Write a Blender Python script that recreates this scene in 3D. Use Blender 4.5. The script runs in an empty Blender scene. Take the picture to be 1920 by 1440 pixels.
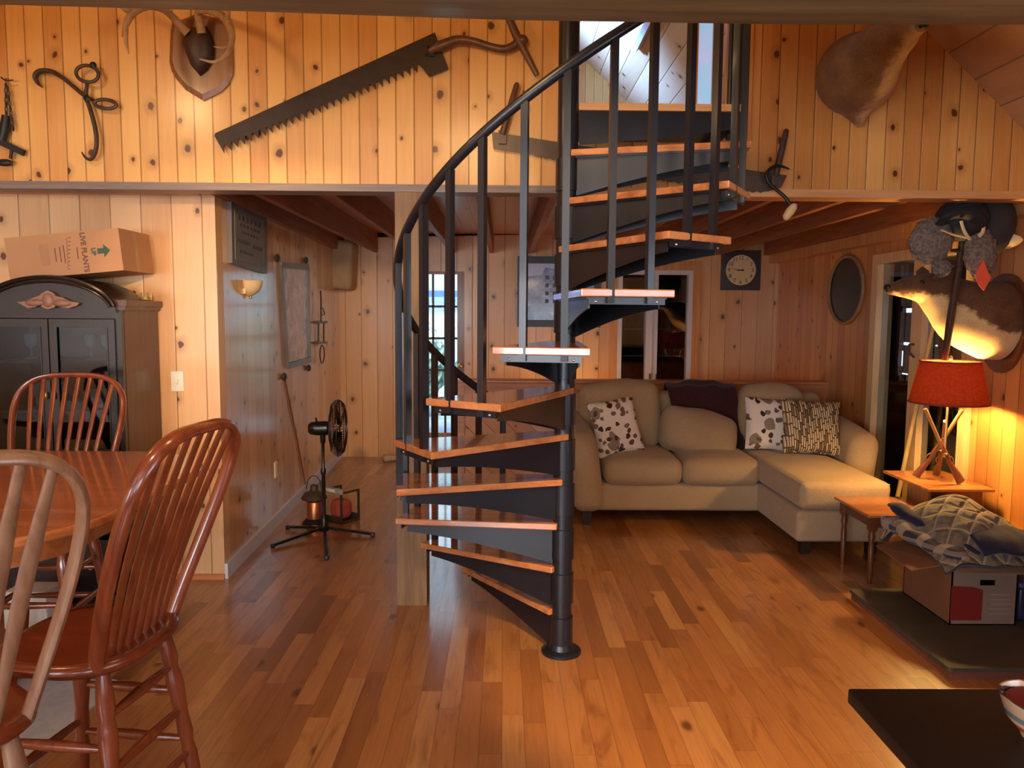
import bpy, math, random
from mathutils import Vector, Matrix, Euler
random.seed(7)
SC = bpy.context.scene
COL = SC.collection
PI = math.pi
rad = math.radians

# ---------------------------------------------------------------- camera
cam_d = bpy.data.cameras.new('camera')
cam = bpy.data.objects.new('camera', cam_d)
COL.objects.link(cam)
cam_d.sensor_width = 36.0
cam_d.lens = 27.0
cam_d.clip_start = 0.05
CR = (Euler((PI/2 - rad(5.16), 0, -rad(0.6))).to_matrix() @ Matrix.Rotation(rad(0.4), 3, 'Z'))
CP = Vector((0, 0, 1.55))
cam.matrix_world = Matrix.Translation(CP) @ CR.to_4x4()
SC.camera = cam

def at(px, py, ax, v):
    """where the sight line through a pixel of the 1920x1440 photo meets a plane of the room"""
    d = CR @ Vector(((px - 960) / 1440.0, (720 - py) / 1440.0, -1.0))
    i = 'XYZ'.index(ax)
    return CP + d * ((v - CP[i]) / d[i])

# ---------------------------------------------------------------- node helper
class NB:
    def __init__(s, name):
        s.m = bpy.data.materials.new(name)
        s.m.use_nodes = True
        s.nt = s.m.node_tree
        s.nt.nodes.clear()
        s.out = s.nt.nodes.new('ShaderNodeOutputMaterial')
    def n(s, t, **kw):
        x = s.nt.nodes.new(t)
        for k, v in kw.items():
            setattr(x, k, v)
        return x
    def put(s, sock, v):
        if v is None:
            return
        if hasattr(v, 'is_output'):
            s.nt.links.new(v, sock)
        elif isinstance(v, (tuple, list)) and len(v) == 3 and sock.type == 'RGBA':
            sock.default_value = (*v, 1)
        else:
            sock.default_value = v
    def math(s, op, a, b=None, c=None, clamp=False):
        x = s.n('ShaderNodeMath', operation=op, use_clamp=clamp)
        s.put(x.inputs[0], a); s.put(x.inputs[1], b); s.put(x.inputs[2], c)
        return x.outputs[0]
    def obj(s):
        return s.n('ShaderNodeTexCoord').outputs['Object']
    def sep(s, v):
        x = s.n('ShaderNodeSeparateXYZ'); s.put(x.inputs[0], v); return x.outputs
    def comb(s, a, b, c):
        x = s.n('ShaderNodeCombineXYZ')
        s.put(x.inputs[0], a); s.put(x.inputs[1], b); s.put(x.inputs[2], c)
        return x.outputs[0]
    def noise(s, v, scale, detail=3, rough=.5, dist=0):
        x = s.n('ShaderNodeTexNoise')
        s.put(x.inputs['Vector'], v); x.inputs['Scale'].default_value = scale
        x.inputs['Detail'].default_value = detail; x.inputs['Roughness'].default_value = rough
        x.inputs['Distortion'].default_value = dist
        return x.outputs
    def white(s, v, dim='1D'):
        x = s.n('ShaderNodeTexWhiteNoise', noise_dimensions=dim)
        s.put(x.inputs['W' if dim == '1D' else 'Vector'], v)
        return x.outputs
    def vor(s, v, scale, feature='F1', rnd=1.0, dim='3D'):
        x = s.n('ShaderNodeTexVoronoi', feature=feature, voronoi_dimensions=dim)
        s.put(x.inputs['Vector'], v); x.inputs['Scale'].default_value = scale
        x.inputs['Randomness'].default_value = rnd
        return x.outputs
    def ramp(s, f, stops, interp='LINEAR'):
        x = s.n('ShaderNodeValToRGB'); s.put(x.inputs[0], f)
        cr = x.color_ramp; cr.interpolation = interp
        while len(cr.elements) < len(stops):
            cr.elements.new(0.5)
        for e, (p, c) in zip(cr.elements, stops):
            e.position = p
            e.color = (*c, 1) if isinstance(c, (tuple, list)) else (c, c, c, 1)
        return x.outputs[0]
    def mix(s, f, a, b, mode='MIX'):
        x = s.n('ShaderNodeMix', data_type='RGBA', blend_type=mode)
        s.put(x.inputs[0], f); s.put(x.inputs[6], a); s.put(x.inputs[7], b)
        return x.outputs[2]
    def smooth(s, v, lo, hi, a=0., b=1.):
        x = s.n('ShaderNodeMapRange', interpolation_type='SMOOTHSTEP')
        s.put(x.inputs[0], v)
        for i, q in zip((1, 2, 3, 4), (lo, hi, a, b)):
            x.inputs[i].default_value = q
        return x.outputs[0]
    def bump(s, h, strength=.3, dist=.01):
        x = s.n('ShaderNodeBump'); x.inputs['Strength'].default_value = strength
        x.inputs['Distance'].default_value = dist
        s.put(x.inputs['Height'], h)
        return x.outputs[0]
    def bsdf(s, color, rough=.5, metal=0., spec=.5, coat=0., coat_r=.1, normal=None, emit=None, estr=0., sheen=0., trans=0.):
        x = s.n('ShaderNodeBsdfPrincipled')
        s.put(x.inputs['Base Color'], color); s.put(x.inputs['Roughness'], rough)
        s.put(x.inputs['Metallic'], metal); s.put(x.inputs['Specular IOR Level'], spec)
        s.put(x.inputs['Coat Weight'], coat); s.put(x.inputs['Coat Roughness'], coat_r)
        s.put(x.inputs['Sheen Weight'], sheen)
        if normal is not None:
            s.put(x.inputs['Normal'], normal)
        if emit is not None:
            s.put(x.inputs['Emission Color'], emit); s.put(x.inputs['Emission Strength'], estr)
        s.nt.links.new(x.outputs[0], s.out.inputs[0])
        return s.m

def srgb(r, g, b):
    f = lambda c: (c/255/12.92) if c <= 10 else ((c/255 + .055)/1.055)**2.4
    return (f(r), f(g), f(b))

def boards(name, across, along, width, c_dark, c_light, knot=1.0, rough=.38, coat=.35, coat_r=.18, groove=.0035, gdark=.35, knot_scale=5.0, knot_r=.085):
    """tongue-and-groove knotty pine: boards laid side by side along one axis"""
    b = NB(name)
    xyz = b.sep(b.obj())
    if across == 'D':      # diagonal boards in the XZ plane
        a = b.math('MULTIPLY', b.math('ADD', xyz[0], xyz[2]), .7071)
        l = b.math('MULTIPLY', b.math('SUBTRACT', xyz[0], xyz[2]), .7071)
    else:
        a, l = xyz['XYZ'.index(across)], xyz['XYZ'.index(along)]
    t = b.math('DIVIDE', a, width)
    bd = b.math('FLOOR', t)
    fr = b.math('SUBTRACT', t, bd)
    r = b.white(bd)[0]
    r2 = b.white(b.math('ADD', bd, 77.7))[0]
    lo = b.math('MULTIPLY_ADD', r, 13.0, l)
    # grain, pulled long along the board
    g = b.noise(b.comb(b.math('MULTIPLY', a, 26.0), b.math('MULTIPLY', lo, 1.3), b.math('MULTIPLY', r2, 9.0)), 1.6, 4, .6, .6)[0]
    g2 = b.noise(b.comb(b.math('MULTIPLY', a, 5.0), b.math('MULTIPLY', lo, .9), r), 1.2, 3, .55)[0]
    f = b.math('ADD', b.math('MULTIPLY', r2, .5), b.math('MULTIPLY', g, .36))
    f = b.math('ADD', f, b.math('MULTIPLY', g2, .38))
    col = b.ramp(f, [(.22, c_dark), (.78, c_light)])
    # knots
    v = b.vor(b.comb(b.math('MULTIPLY_ADD', bd, .37, a), b.math('MULTIPLY', lo, .8), 0), knot_scale, dim='2D')
    on = b.math('GREATER_THAN', b.sep(v['Color'])[0], 1 - .48*knot)
    w = b.noise(b.comb(b.math('MULTIPLY', a, 40), b.math('MULTIPLY', l, 25), 0), 1, 2)[0]
    d = b.math('ADD', v['Distance'], b.math('MULTIPLY_ADD', w, .11, -.055))
    ksz = b.math('MULTIPLY_ADD', b.sep(v['Color'])[1], .75, .4)
    d = b.math('DIVIDE', d, ksz)
    core = b.math('MULTIPLY', on, b.smooth(d, knot_r*.6, knot_r, 1, 0))
    halo = b.math('MULTIPLY', on, b.smooth(d, knot_r*.8, knot_r*3.0, .42, 0))
    dk = tuple(c*.45 for c in c_dark)
    col = b.mix(halo, col, tuple(c*.62 for c in c_dark))
    col = b.mix(b.math('MULTIPLY', core, .95), col, (dk[0]*.38, dk[1]*.2, dk[2]*.2))
    # joints
    e = b.math('MULTIPLY', b.math('MINIMUM', fr, b.math('SUBTRACT', 1.0, fr)), width)
    gr = b.smooth(e, groove*.35, groove, 1, 0)
    col = b.mix(b.math('MULTIPLY', gr, 1 - gdark), col, tuple(c*.22 for c in c_dark))
    h = b.math('ADD', b.smooth(e, 0, groove*1.7, 0, 1), b.math('MULTIPLY', g, .06))
    nm = b.bump(h, .55, .006)
    return b.bsdf(col, rough, 0, .5, coat, coat_r, nm)

def floor_mat():
    b = NB('hardwood_strip_floor')
    xyz = b.sep(b.obj())
    W = .083
    t = b.math('DIVIDE', xyz[0], W)
    row = b.math('FLOOR', t)
    fr = b.math('SUBTRACT', t, row)
    r = b.white(row)[0]
    ln = b.math('MULTIPLY_ADD', b.white(b.math('ADD', row, 31.3))[0], .55, .5)
    u = b.math('DIVIDE', b.math('MULTIPLY_ADD', r, 7.0, xyz[1]), ln)
    pl = b.math('FLOOR', u)
    fu = b.math('SUBTRACT', u, pl)
    idv = b.comb(row, pl, 0)
    wn = b.white(idv, '3D')
    r1 = wn[0]
    g = b.noise(b.comb(b.math('MULTIPLY', xyz[0], 34.0), b.math('MULTIPLY', xyz[1], 2.0), b.math('MULTIPLY', r1, 20.)), 1.5, 4, .6, .8)[0]
    g2 = b.noise(b.comb(b.math('MULTIPLY', xyz[0], 9.0), b.math('MULTIPLY', xyz[1], 1.6), b.math('MULTIPLY', r1, 40.)), 1.4, 3, .55, 1.2)[0]
    base = b.ramp(r1, [(0, srgb(118, 72, 38)), (.13, srgb(150, 96, 52)), (.5, srgb(168, 110, 62)), (.85, srgb(174, 118, 68)), (1, srgb(184, 130, 78))])
    col = b.mix(b.smooth(g, .35, .72, 0, .45), base, b.mix(.6, base, srgb(120, 66, 32)))
    col = b.mix(b.smooth(g2, .5, .74, 0, .8), col, b.mix(.75, base, srgb(110, 58, 28)))
    v = b.vor(b.comb(b.math('MULTIPLY_ADD', row, .31, xyz[0]), b.math('MULTIPLY_ADD', r1, 9, b.math('MULTIPLY', xyz[1], .55)), 0), 4.2, dim='2D')
    on = b.math('GREATER_THAN', b.sep(v['Color'])[1], .84)
    col = b.mix(b.math('MULTIPLY', on, b.smooth(v['Distance'], .03, .13, .8, 0)), col, srgb(70, 34, 16))
    e = b.math('MULTIPLY', b.math('MINIMUM', fr, b.math('SUBTRACT', 1.0, fr)), W)
    e2 = b.math('MULTIPLY', b.math('MINIMUM', fu, b.math('SUBTRACT', 1.0, fu)), ln)
    em = b.math('MINIMUM', e, e2)
    gp = b.smooth(em, .0004, .0016, 1, 0)
    col = b.mix(b.math('MULTIPLY', gp, .6), col, srgb(70, 38, 20))
    h = b.math('ADD', b.smooth(em, 0, .003, 0, 1), b.math('MULTIPLY', b.noise(xyz[0], 3)[0], .0))
    h = b.math('ADD', h, b.math('MULTIPLY', b.noise(b.obj(), 2.2, 2)[0], .5))
    rough = b.smooth(g, .2, .8, .16, .26)
    return b.bsdf(col, b.math('ADD', rough, .12), 0, .4, .55, .13, b.bump(h, .1, .003))

def wood(name, c1, c2, axis='Z', rough=.4, coat=.2, scale=1.0, spec=.5, coat_r=.15):
    b = NB(name)
    m = {'X': (1.5, 22, 22), 'Y': (22, 1.5, 22), 'Z': (22, 22, 1.5)}[axis]
    xyz = b.sep(b.obj())
    c = b.comb(*[b.math('MULTIPLY', xyz[i], m[i]*scale) for i in range(3)])
    g = b.noise(c, 1.3, 4, .6, .7)[0]
    col = b.ramp(g, [(.3, c1), (.7, c2)])
    return b.bsdf(col, rough, 0, spec, coat, coat_r, b.bump(g, .08, .004))

def plain(name, c, rough=.5, metal=0., var=.12, scale=14., spec=.5, coat=0., bump=.0, sheen=0.):
    b = NB(name)
    n = b.noise(b.obj(), scale, 3)[0]
    col = b.ramp(n, [(.25, tuple(x*(1-var) for x in c)), (.75, tuple(min(1, x*(1+var)) for x in c))])
    nm = b.bump(n, bump, .01) if bump else None
    return b.bsdf(col, rough, metal, spec, coat, .1, nm, sheen=sheen)

def fabric(name, c, scale=420., var=.14, bump=.25):
    b = NB(name)
    n = b.noise(b.obj(), scale*.25, 2)[0]
    n2 = b.noise(b.obj(), 6., 3)[0]
    f = b.math('ADD', b.math('MULTIPLY', n, .6), b.math('MULTIPLY', n2, .4))
    col = b.ramp(f, [(.3, tuple(x*(1-var) for x in c)), (.7, tuple(min(1, x*(1+var)) for x in c))])
    h = b.math('ADD', n, b.math('MULTIPLY', n2, 2.0))
    return b.bsdf(col, .92, 0, .2, 0, .1, b.bump(h, bump, .006), sheen=.15)

def glass(name, tint=(1, 1, 1), refl=1.0, rough=0.0):
    b = NB(name)
    tr = b.n('ShaderNodeBsdfTransparent'); b.put(tr.inputs[0], tint)
    gl = b.n('ShaderNodeBsdfGlossy'); gl.inputs['Roughness'].default_value = rough
    fz = b.n('ShaderNodeFresnel'); fz.inputs[0].default_value = 1.5
    mx = b.n('ShaderNodeMixShader')
    front = b.math('SUBTRACT', 1.0, b.n('ShaderNodeNewGeometry').outputs['Backfacing'])
    b.put(mx.inputs[0], b.math('MULTIPLY', front, b.math('MULTIPLY', fz.outputs[0], 1.7*refl, clamp=True)))
    b.nt.links.new(tr.outputs[0], mx.inputs[1]); b.nt.links.new(gl.outputs[0], mx.inputs[2])
    b.nt.links.new(mx.outputs[0], b.out.inputs[0])
    return b.m

# ---------------------------------------------------------------- mesh helper
class MB:
    def __init__(s):
        s.v = []; s.f = []; s.mi = []; s.cur = 0
    def add(s, vs, fs, M=None):
        o = len(s.v)
        if M is not None and M.to_3x3().determinant() < 0:
            fs = [tuple(reversed(f)) for f in fs]
        s.v += [(M @ Vector(p)) if M is not None else Vector(p) for p in vs]
        s.f += [tuple(i + o for i in f) for f in fs]
        s.mi += [s.cur]*len(fs)
        return s
    def box(s, x0, x1, y0, y1, z0, z1, M=None, bev=0.0):
        if bev > 0:
            cx, cy, cz = (x0+x1)/2, (y0+y1)/2, (z0+z1)/2
            T = Matrix.Translation((cx, cy, cz))
            return s.rbox(abs(x1-x0), abs(y1-y0), abs(z1-z0), bev, (M @ T) if M is not None else T, k=2, n=1)
        vs = [(x, y, z) for z in (z0, z1) for y in (y0, y1) for x in (x0, x1)]
        fs = [(0, 2, 3, 1), (4, 5, 7, 6), (0, 1, 5, 4), (2, 6, 7, 3), (0, 4, 6, 2), (1, 3, 7, 5)]
        return s.add(vs, fs, M)
    def rbox(s, w, d, h, r, M=None, k=3, n=2, puff=(0, 0, 0), fn=None):
        """rounded box centred at the origin; puff bulges the faces"""
        S = (w/2, d/2, h/2)
        r = min(r, *[q*.999 for q in S])
        def ticks(q):
            a = []
            for i in range(k):
                a.append(-q + r - r*math.tan(PI/4*(1 - i/k)))
            inner = q - r
            for i in range(n+1):
                a.append(-inner + 2*inner*i/n)
            for i in range(k):
                a.append(q - r + r*math.tan(PI/4*((i+1)/k)))
            return a
        T = [ticks(q) for q in S]
        vs = {}; vl = []; fs = []
        def vid(p):
            key = tuple(round(c, 6) for c in p)
            if key not in vs:
                inn = [max(-(S[i]-r), min(S[i]-r, p[i])) for i in range(3)]
                dd = Vector([p[i]-inn[i] for i in range(3)])
                q = Vector(inn)
                if dd.length > 1e-9:
                    q = q + dd.normalized()*r
                for i in range(3):
                    if puff[i]:
                        j, l = [x for x in range(3) if x != i]
                        q[i] += puff[i]*(q[i]/S[i])*(1-(q[j]/S[j])**2)*(1-(q[l]/S[l])**2)
                if fn:
                    q = fn(q)
                vs[key] = len(vl); vl.append(q)
            return vs[key]
        for ax in range(3):
            j, l = [(1, 2), (2, 0), (0, 1)][ax]
            for sg in (-1, 1):
                A, B = T[j], T[l]
                for a in range(len(A)-1):
                    for b in range(len(B)-1):
                        q = []
                        for (da, db) in ((0, 0), (1, 0), (1, 1), (0, 1)):
                            p = [0, 0, 0]; p[ax] = sg*S[ax]; p[j] = A[a+da]; p[l] = B[b+db]
                            q.append(vid(p))
                        if sg < 0: q.reverse()
                        if len(set(q)) >= 3:
                            fs.append(tuple(q))
        return s.add(vl, fs, M)
    def bar(s, p0, p1, w, h=None, up=(0, 0, 1), bev=0.0):
        h = h or w
        p0, p1 = Vector(p0), Vector(p1)
        z = (p1-p0); L = z.length; z.normalize()
        u = Vector(up)
        if abs(z.dot(u)) > .98: u = Vector((0, 1, 0))
        x = u.cross(z).normalized(); y = z.cross(x)
        M = Matrix((x, y, z)).transposed().to_4x4(); M.translation = p0
        return s.box(-w/2, w/2, -h/2, h/2, 0, L, M, bev)
    def tube(s, pts, r, seg=10, cap=True, flat=1.0, up=(0, 0, 1), closed=False):
        """round tube along points; r one number or one per point; flat squeezes one axis"""
        pts = [Vector(p) for p in pts]
        n = len(pts)
        R = r if isinstance(r, (list, tuple)) else [r]*n
        vs = []; fs = []
        px = None
        for i, p in enumerate(pts):
            if closed:
                t = pts[(i+1) % n] - pts[i-1]
            else:
                t = pts[min(i+1, n-1)] - pts[max(i-1, 0)]
            if t.length < 1e-9: t = Vector((0, 0, 1))
            t.normalize()
            if px is None:
                u = Vector(up)
                if abs(u.dot(t)) > .95: u = Vector((0, 1, 0))
                px = u.cross(t).normalized()
            else:
                px = (px - t*px.dot(t))
                px = px.normalized() if px.length > 1e-6 else Vector((1, 0, 0))
            py = t.cross(px)
            ri = R[i] if isinstance(R[i], (list, tuple)) else (R[i], R[i]*flat)
            for k in range(seg):
                a = 2*PI*k/seg
                vs.append(p + px*(ri[0]*math.cos(a)) + py*(ri[1]*math.sin(a)))
        m = n if closed else n-1
        for i in range(m):
            for k in range(seg):
                a, b = i*seg + k, i*seg + (k+1) % seg
                c, d = ((i+1) % n)*seg + (k+1) % seg, ((i+1) % n)*seg + k
                fs.append((a, b, c, d))
        if cap and not closed:
            fs.append(tuple(range(seg-1, -1, -1)))
            fs.append(tuple(range((n-1)*seg, n*seg)))
        return s.add(vs, fs)
    def lathe(s, prof, M=None, seg=24, cap=True):
        """prof = [(radius, height)], turned about local Z"""
        vs = []; fs = []
        n = len(prof)
        for (r, z) in prof:
            for k in range(seg):
                a = 2*PI*k/seg
                vs.append((r*math.cos(a), r*math.sin(a), z))
        for i in range(n-1):
            for k in range(seg):
                fs.append((i*seg+k, i*seg+(k+1) % seg, (i+1)*seg+(k+1) % seg, (i+1)*seg+k))
        if cap:
            if prof[0][0] > 1e-6: fs.append(tuple(range(seg-1, -1, -1)))
            if prof[-1][0] > 1e-6: fs.append(tuple(range((n-1)*seg, n*seg)))
        return s.add(vs, fs, M)
    def prism(s, poly, z0, z1, M=None):
        """2-D outline extruded along local Z"""
        n = len(poly)
        ar = sum(poly[i][0]*poly[(i+1) % n][1]-poly[(i+1) % n][0]*poly[i][1] for i in range(n))
        if ar < 0: poly = poly[::-1]
        vs = [(x, y, z0) for x, y in poly] + [(x, y, z1) for x, y in poly]
        fs = [tuple(range(n-1, -1, -1)), tuple(range(n, 2*n))]
        fs += [(i, (i+1) % n, n+(i+1) % n, n+i) for i in range(n)]
        return s.add(vs, fs, M)
    def ell(s, c, r, seg=16, rings=10, M=None):
        vs = [(0, 0, -1)]; fs = []
        for i in range(1, rings):
            a = -PI/2 + PI*i/rings
            for k in range(seg):
                b = 2*PI*k/seg
                vs.append((math.cos(a)*math.cos(b), math.cos(a)*math.sin(b), math.sin(a)))
        vs.append((0, 0, 1)); N = len(vs)-1
        for k in range(seg):
            fs.append((0, 1+(k+1) % seg, 1+k))
            fs.append((N, N-seg+k, N-seg+(k+1) % seg))
        for i in range(rings-2):
            for k in range(seg):
                a = 1+i*seg
                fs.append((a+k, a+(k+1) % seg, a+seg+(k+1) % seg, a+seg+k))
        T = Matrix.Translation(c) @ (M.to_4x4() if M is not None else Matrix.Identity(4)) @ Matrix.Diagonal((r[0], r[1], r[2], 1))
        return s.add(vs, fs, T)
    def grid(s, fn, nu, nv, closed_u=False):
        vs = [fn(i/nu if not closed_u else i/nu, j/nv) for j in range(nv+1) for i in range(nu + (0 if closed_u else 1))]
        w = nu if closed_u else nu+1
        fs = []
        for j in range(nv):
            for i in range(nu):
                a = j*w+i; b = j*w+(i+1) % w
                fs.append((a, b, b+w, a+w))
        return s.add(vs, fs)
    def build(s, name, mat, parent=None, smooth=True, sub=0, angle=40, solid=0.0, offs=-1):
        me = bpy.data.meshes.new(name)
        me.from_pydata([tuple(p) for p in s.v], [], s.f)
        mats = mat if isinstance(mat, (list, tuple)) else [mat]
        for m in mats: me.materials.append(m)
        me.polygons.foreach_set('material_index', s.mi)
        me.update()
        o = bpy.data.objects.new(name, me)
        COL.objects.link(o)
        if smooth:
            me.polygons.foreach_set('use_smooth', [True]*len(me.polygons))
            try:
                me.set_sharp_from_angle(angle=rad(angle))
            except Exception:
                pass
        if solid:
            md = o.modifiers.new('thickness', 'SOLIDIFY'); md.thickness = solid; md.offset = offs
        if sub:
            md = o.modifiers.new('smooth', 'SUBSURF'); md.levels = sub; md.render_levels = sub
        if parent is not None:
            o.parent = parent
            w = Vector((0, 0, 0)); p = parent
            while p is not None:
                w += p.location; p = p.parent
            o.location = -w
        return o

def tag(o, label=None, cat=None, group=None, kind=None):
    if label: o['label'] = label
    if cat: o['category'] = cat
    if group: o['group'] = group
    if kind: o['kind'] = kind
    return o

def thing(name, loc, label, cat, group=None):
    o = bpy.data.objects.new(name, None)
    COL.objects.link(o)
    o.location = loc; o.empty_display_size = .1
    return tag(o, label, cat, group)

def struct(name, mb, mat, parent=None, **kw):
    o = mb.build(name, mat, parent, **kw)
    if parent is None: o['kind'] = 'structure'
    return o

def copy_tree(o, parent=None):
    c = o.copy(); COL.objects.link(c); c.parent = parent
    for ch in list(o.children):
        copy_tree(ch, c)
    return c

def text_mesh(txt, size, M, extrude=.0008, font_align='CENTER', yalign='CENTER', bold=0.0):
    """a word as mesh data, lying in the XY plane of M"""
    cu = bpy.data.curves.new('lettering', 'FONT')
    cu.body = txt; cu.size = size; cu.extrude = extrude
    cu.offset = bold; cu.align_x = font_align; cu.align_y = yalign
    t = bpy.data.objects.new('lettering', cu)
    COL.objects.link(t)
    dg = bpy.context.evaluated_depsgraph_get()
    me = bpy.data.meshes.new_from_object(t.evaluated_get(dg))
    bpy.data.objects.remove(t)
    vs = [M @ v.co for v in me.vertices]; fs = [tuple(p.vertices) for p in me.polygons]
    bpy.data.meshes.remove(me)
    return vs, fs

def catmull(pts, n=8):
    pts = [Vector(p) for p in pts]
    P = [pts[0]*2-pts[1]] + pts + [pts[-1]*2-pts[-2]]
    out = []
    for i in range(1, len(P)-2):
        a, b, c, d = P[i-1:i+3]
        for k in range(n):
            t = k/n
            out.append(.5*((2*b)+(c-a)*t+(2*a-5*b+4*c-d)*t*t+(3*b-a-3*c+d)*t**3))
    out.append(pts[-1])
    return out
def lerpl(vals, n=8):
    out = []
    for i in range(len(vals)-1):
        for k in range(n):
            out.append(vals[i]+(vals[i+1]-vals[i])*k/n)
    out.append(vals[-1])
    return out
def frame(o, x, y):
    """matrix at o with local axes x, y (and z = x cross y)"""
    x = Vector(x).normalized(); y = Vector(y); y = (y - x*y.dot(x)).normalized(); z = x.cross(y)
    M = Matrix((x, y, z)).transposed().to_4x4(); M.translation = Vector(o)
    return M

# ---------------------------------------------------------------- materials
M = {}
M['loft'] = boards('knotty_pine_loft_boards', 'X', 'Z', .0925, srgb(188, 118, 54), srgb(226, 168, 94), knot=1.2, knot_scale=5.6, knot_r=.1)
M['wall_x'] = boards('knotty_pine_wall_boards', 'X', 'Z', .17, srgb(188, 132, 84), srgb(224, 176, 124), knot=1.25, knot_scale=4.4, knot_r=.095)
M['wall_y'] = boards('knotty_pine_side_boards', 'Y', 'Z', .17, srgb(188, 130, 80), srgb(222, 172, 118), knot=1.25, knot_scale=4.4, knot_r=.095, rough=.4, coat=.8, coat_r=.13)
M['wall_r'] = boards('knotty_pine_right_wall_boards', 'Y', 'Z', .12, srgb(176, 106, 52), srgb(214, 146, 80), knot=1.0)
M['roof'] = boards('pine_roof_boards', 'X', 'Y', .14, srgb(166, 122, 86), srgb(202, 162, 124), knot=1.0)
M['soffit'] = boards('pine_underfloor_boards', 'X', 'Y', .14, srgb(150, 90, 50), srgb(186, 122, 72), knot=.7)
M['knee'] = boards('diagonal_pine_boards', 'D', 'Z', .14, srgb(190, 116, 62), srgb(220, 150, 90), knot=.8)
M['floor'] = floor_mat()
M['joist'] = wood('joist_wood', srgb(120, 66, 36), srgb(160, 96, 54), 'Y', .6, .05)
M['trim'] = wood('pine_trim', srgb(186, 122, 66), srgb(216, 156, 96), 'Z', .4, .2)
M['door_trim'] = wood('pale_varnished_door_frame', srgb(214, 170, 118), srgb(232, 196, 146), 'Z', .35, .2)
M['trim_x'] = wood('pine_cap', srgb(178, 104, 56), srgb(206, 136, 80), 'X', .4, .25)
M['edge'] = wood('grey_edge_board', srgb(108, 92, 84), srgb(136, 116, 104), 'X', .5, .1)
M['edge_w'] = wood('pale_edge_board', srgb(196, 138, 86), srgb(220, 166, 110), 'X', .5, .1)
M['post'] = wood('rough_post_wood', srgb(112, 84, 56), srgb(150, 116, 78), 'Z', .65, .0)
M['beam'] = wood('dark_beam_wood', srgb(94, 82, 54), srgb(142, 126, 86), 'X', .55, .1, .8)
M['steel'] = plain('dark_painted_steel', srgb(31, 32, 39), .36, .25, .1, 8., .5, .15)
M['tread'] = wood('varnished_tread_wood', srgb(168, 98, 56), srgb(202, 134, 84), 'X', .16, .7, 1.0, .5, .05)
M['bolt'] = plain('zinc_bolt', srgb(190, 190, 190), .3, .9)
M['saw'] = plain('old_saw_steel', srgb(58, 44, 34), .5, .55, .2, 20., .4)
M['saw2'] = plain('worn_saw_steel', srgb(86, 72, 60), .4, .6, .2, 24.)
M['iron'] = plain('rusty_iron', srgb(82, 66, 54), .55, .5, .3, 40., bump=.1)
M['iron_d'] = plain('black_iron', srgb(36, 32, 30), .5, .4, .2, 30.)
M['handle'] = wood('dark_handle_wood', srgb(80, 50, 32), srgb(110, 72, 44), 'Z', .45, .1)
M['plaque'] = wood('walnut_plaque_wood', srgb(120, 76, 46), srgb(152, 100, 62), 'Z', .35, .3)
M['leather'] = plain('dark_leather', srgb(58, 38, 30), .5, 0, .25, 30., bump=.2)
M['antler'] = plain('antler_bone', srgb(168, 136, 100), .5, 0, .25, 25., bump=.15)
M['bone'] = plain('pale_bone', srgb(222, 204, 172), .5, 0, .1)
M['black_wood'] = wood('near_black_cabinet_wood', srgb(20, 15, 16), srgb(32, 23, 22), 'Z', .3, .15)
M['cab_side'] = wood('dark_brown_cabinet_wood', srgb(66, 36, 24), srgb(86, 50, 34), 'Z', .4, .2)
M['gilt'] = plain('carved_brown_ornament', srgb(140, 100, 76), .5, .1, .2, 30.)
M['card'] = plain('brown_cardboard', srgb(176, 128, 88), .8, 0, .08, 6.)
M['card_b'] = plain('dull_brown_cardboard', srgb(128, 84, 54), .8, 0, .08, 6.)
M['card_w'] = plain('white_printed_cardboard', srgb(124, 108, 96), .7, 0, .06, 6.)
M['card_r'] = plain('red_print', srgb(116, 24, 18), .7, 0, .06)
M['ink_g'] = plain('green_ink', srgb(58, 84, 66), .8, 0, .1)
M['ink'] = plain('brown_ink', srgb(112, 76, 58), .8, 0, .1)
M['white'] = plain('white_plastic', srgb(226, 216, 198), .4, 0, .03)
M['glass'] = glass('clear_glass', (.92, .95, .95))
M['glass_d'] = glass('dark_reflecting_glass', (.80, .84, .86), 1.1)
M['glass_c'] = glass('cabinet_glass', (.5, .54, .58), .6)
M['glass_door'] = glass('door_glass', (.97, 1, 1), .35)
M['frame_w'] = plain('white_window_paint', srgb(206, 204, 210), .45, 0, .04)
M['frame_d'] = plain('dark_frame', srgb(58, 52, 52), .45, 0, .15)
M['frame_g'] = wood('grey_brown_picture_frame', srgb(84, 76, 74), srgb(112, 102, 98), 'Z', .45)
M['door_wood'] = wood('door_wood', srgb(126, 84, 50), srgb(158, 112, 72), 'Z', .45)
M['door_dark'] = plain('dark_door_muntin', srgb(52, 42, 36), .5)
M['sofa'] = fabric('beige_woven_sofa_fabric', srgb(166, 140, 108))
M['sofa_leg'] = plain('dark_sofa_foot', srgb(34, 22, 16), .5)
M['throw'] = fabric('dark_maroon_throw', srgb(58, 28, 28), 200., .3)
M['blue'] = plain('navy_plastic', srgb(34, 36, 70), .4)
M['table'] = wood('oak_table_wood', srgb(156, 84, 44), srgb(192, 116, 64), 'X', .22, .6, .7, .5, .08)
M['chair'] = wood('red_brown_oak', srgb(104, 46, 26), srgb(138, 68, 38), 'Z', .25, .55, .9, .5, .1)
M['chair_g'] = wood('worn_oak', srgb(112, 76, 54), srgb(142, 104, 78), 'Z', .35, .3, 1.2)
M['chair_seat'] = wood('red_brown_seat', srgb(92, 36, 18), srgb(118, 52, 26), 'Y', .25, .5, .8)
M['end'] = wood('walnut_end_table', srgb(150, 90, 48), srgb(186, 120, 68), 'X', .25, .4)
M['end_d'] = wood('dark_walnut_end_table', srgb(84, 46, 26), srgb(112, 64, 36), 'Z', .35, .3)
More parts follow.
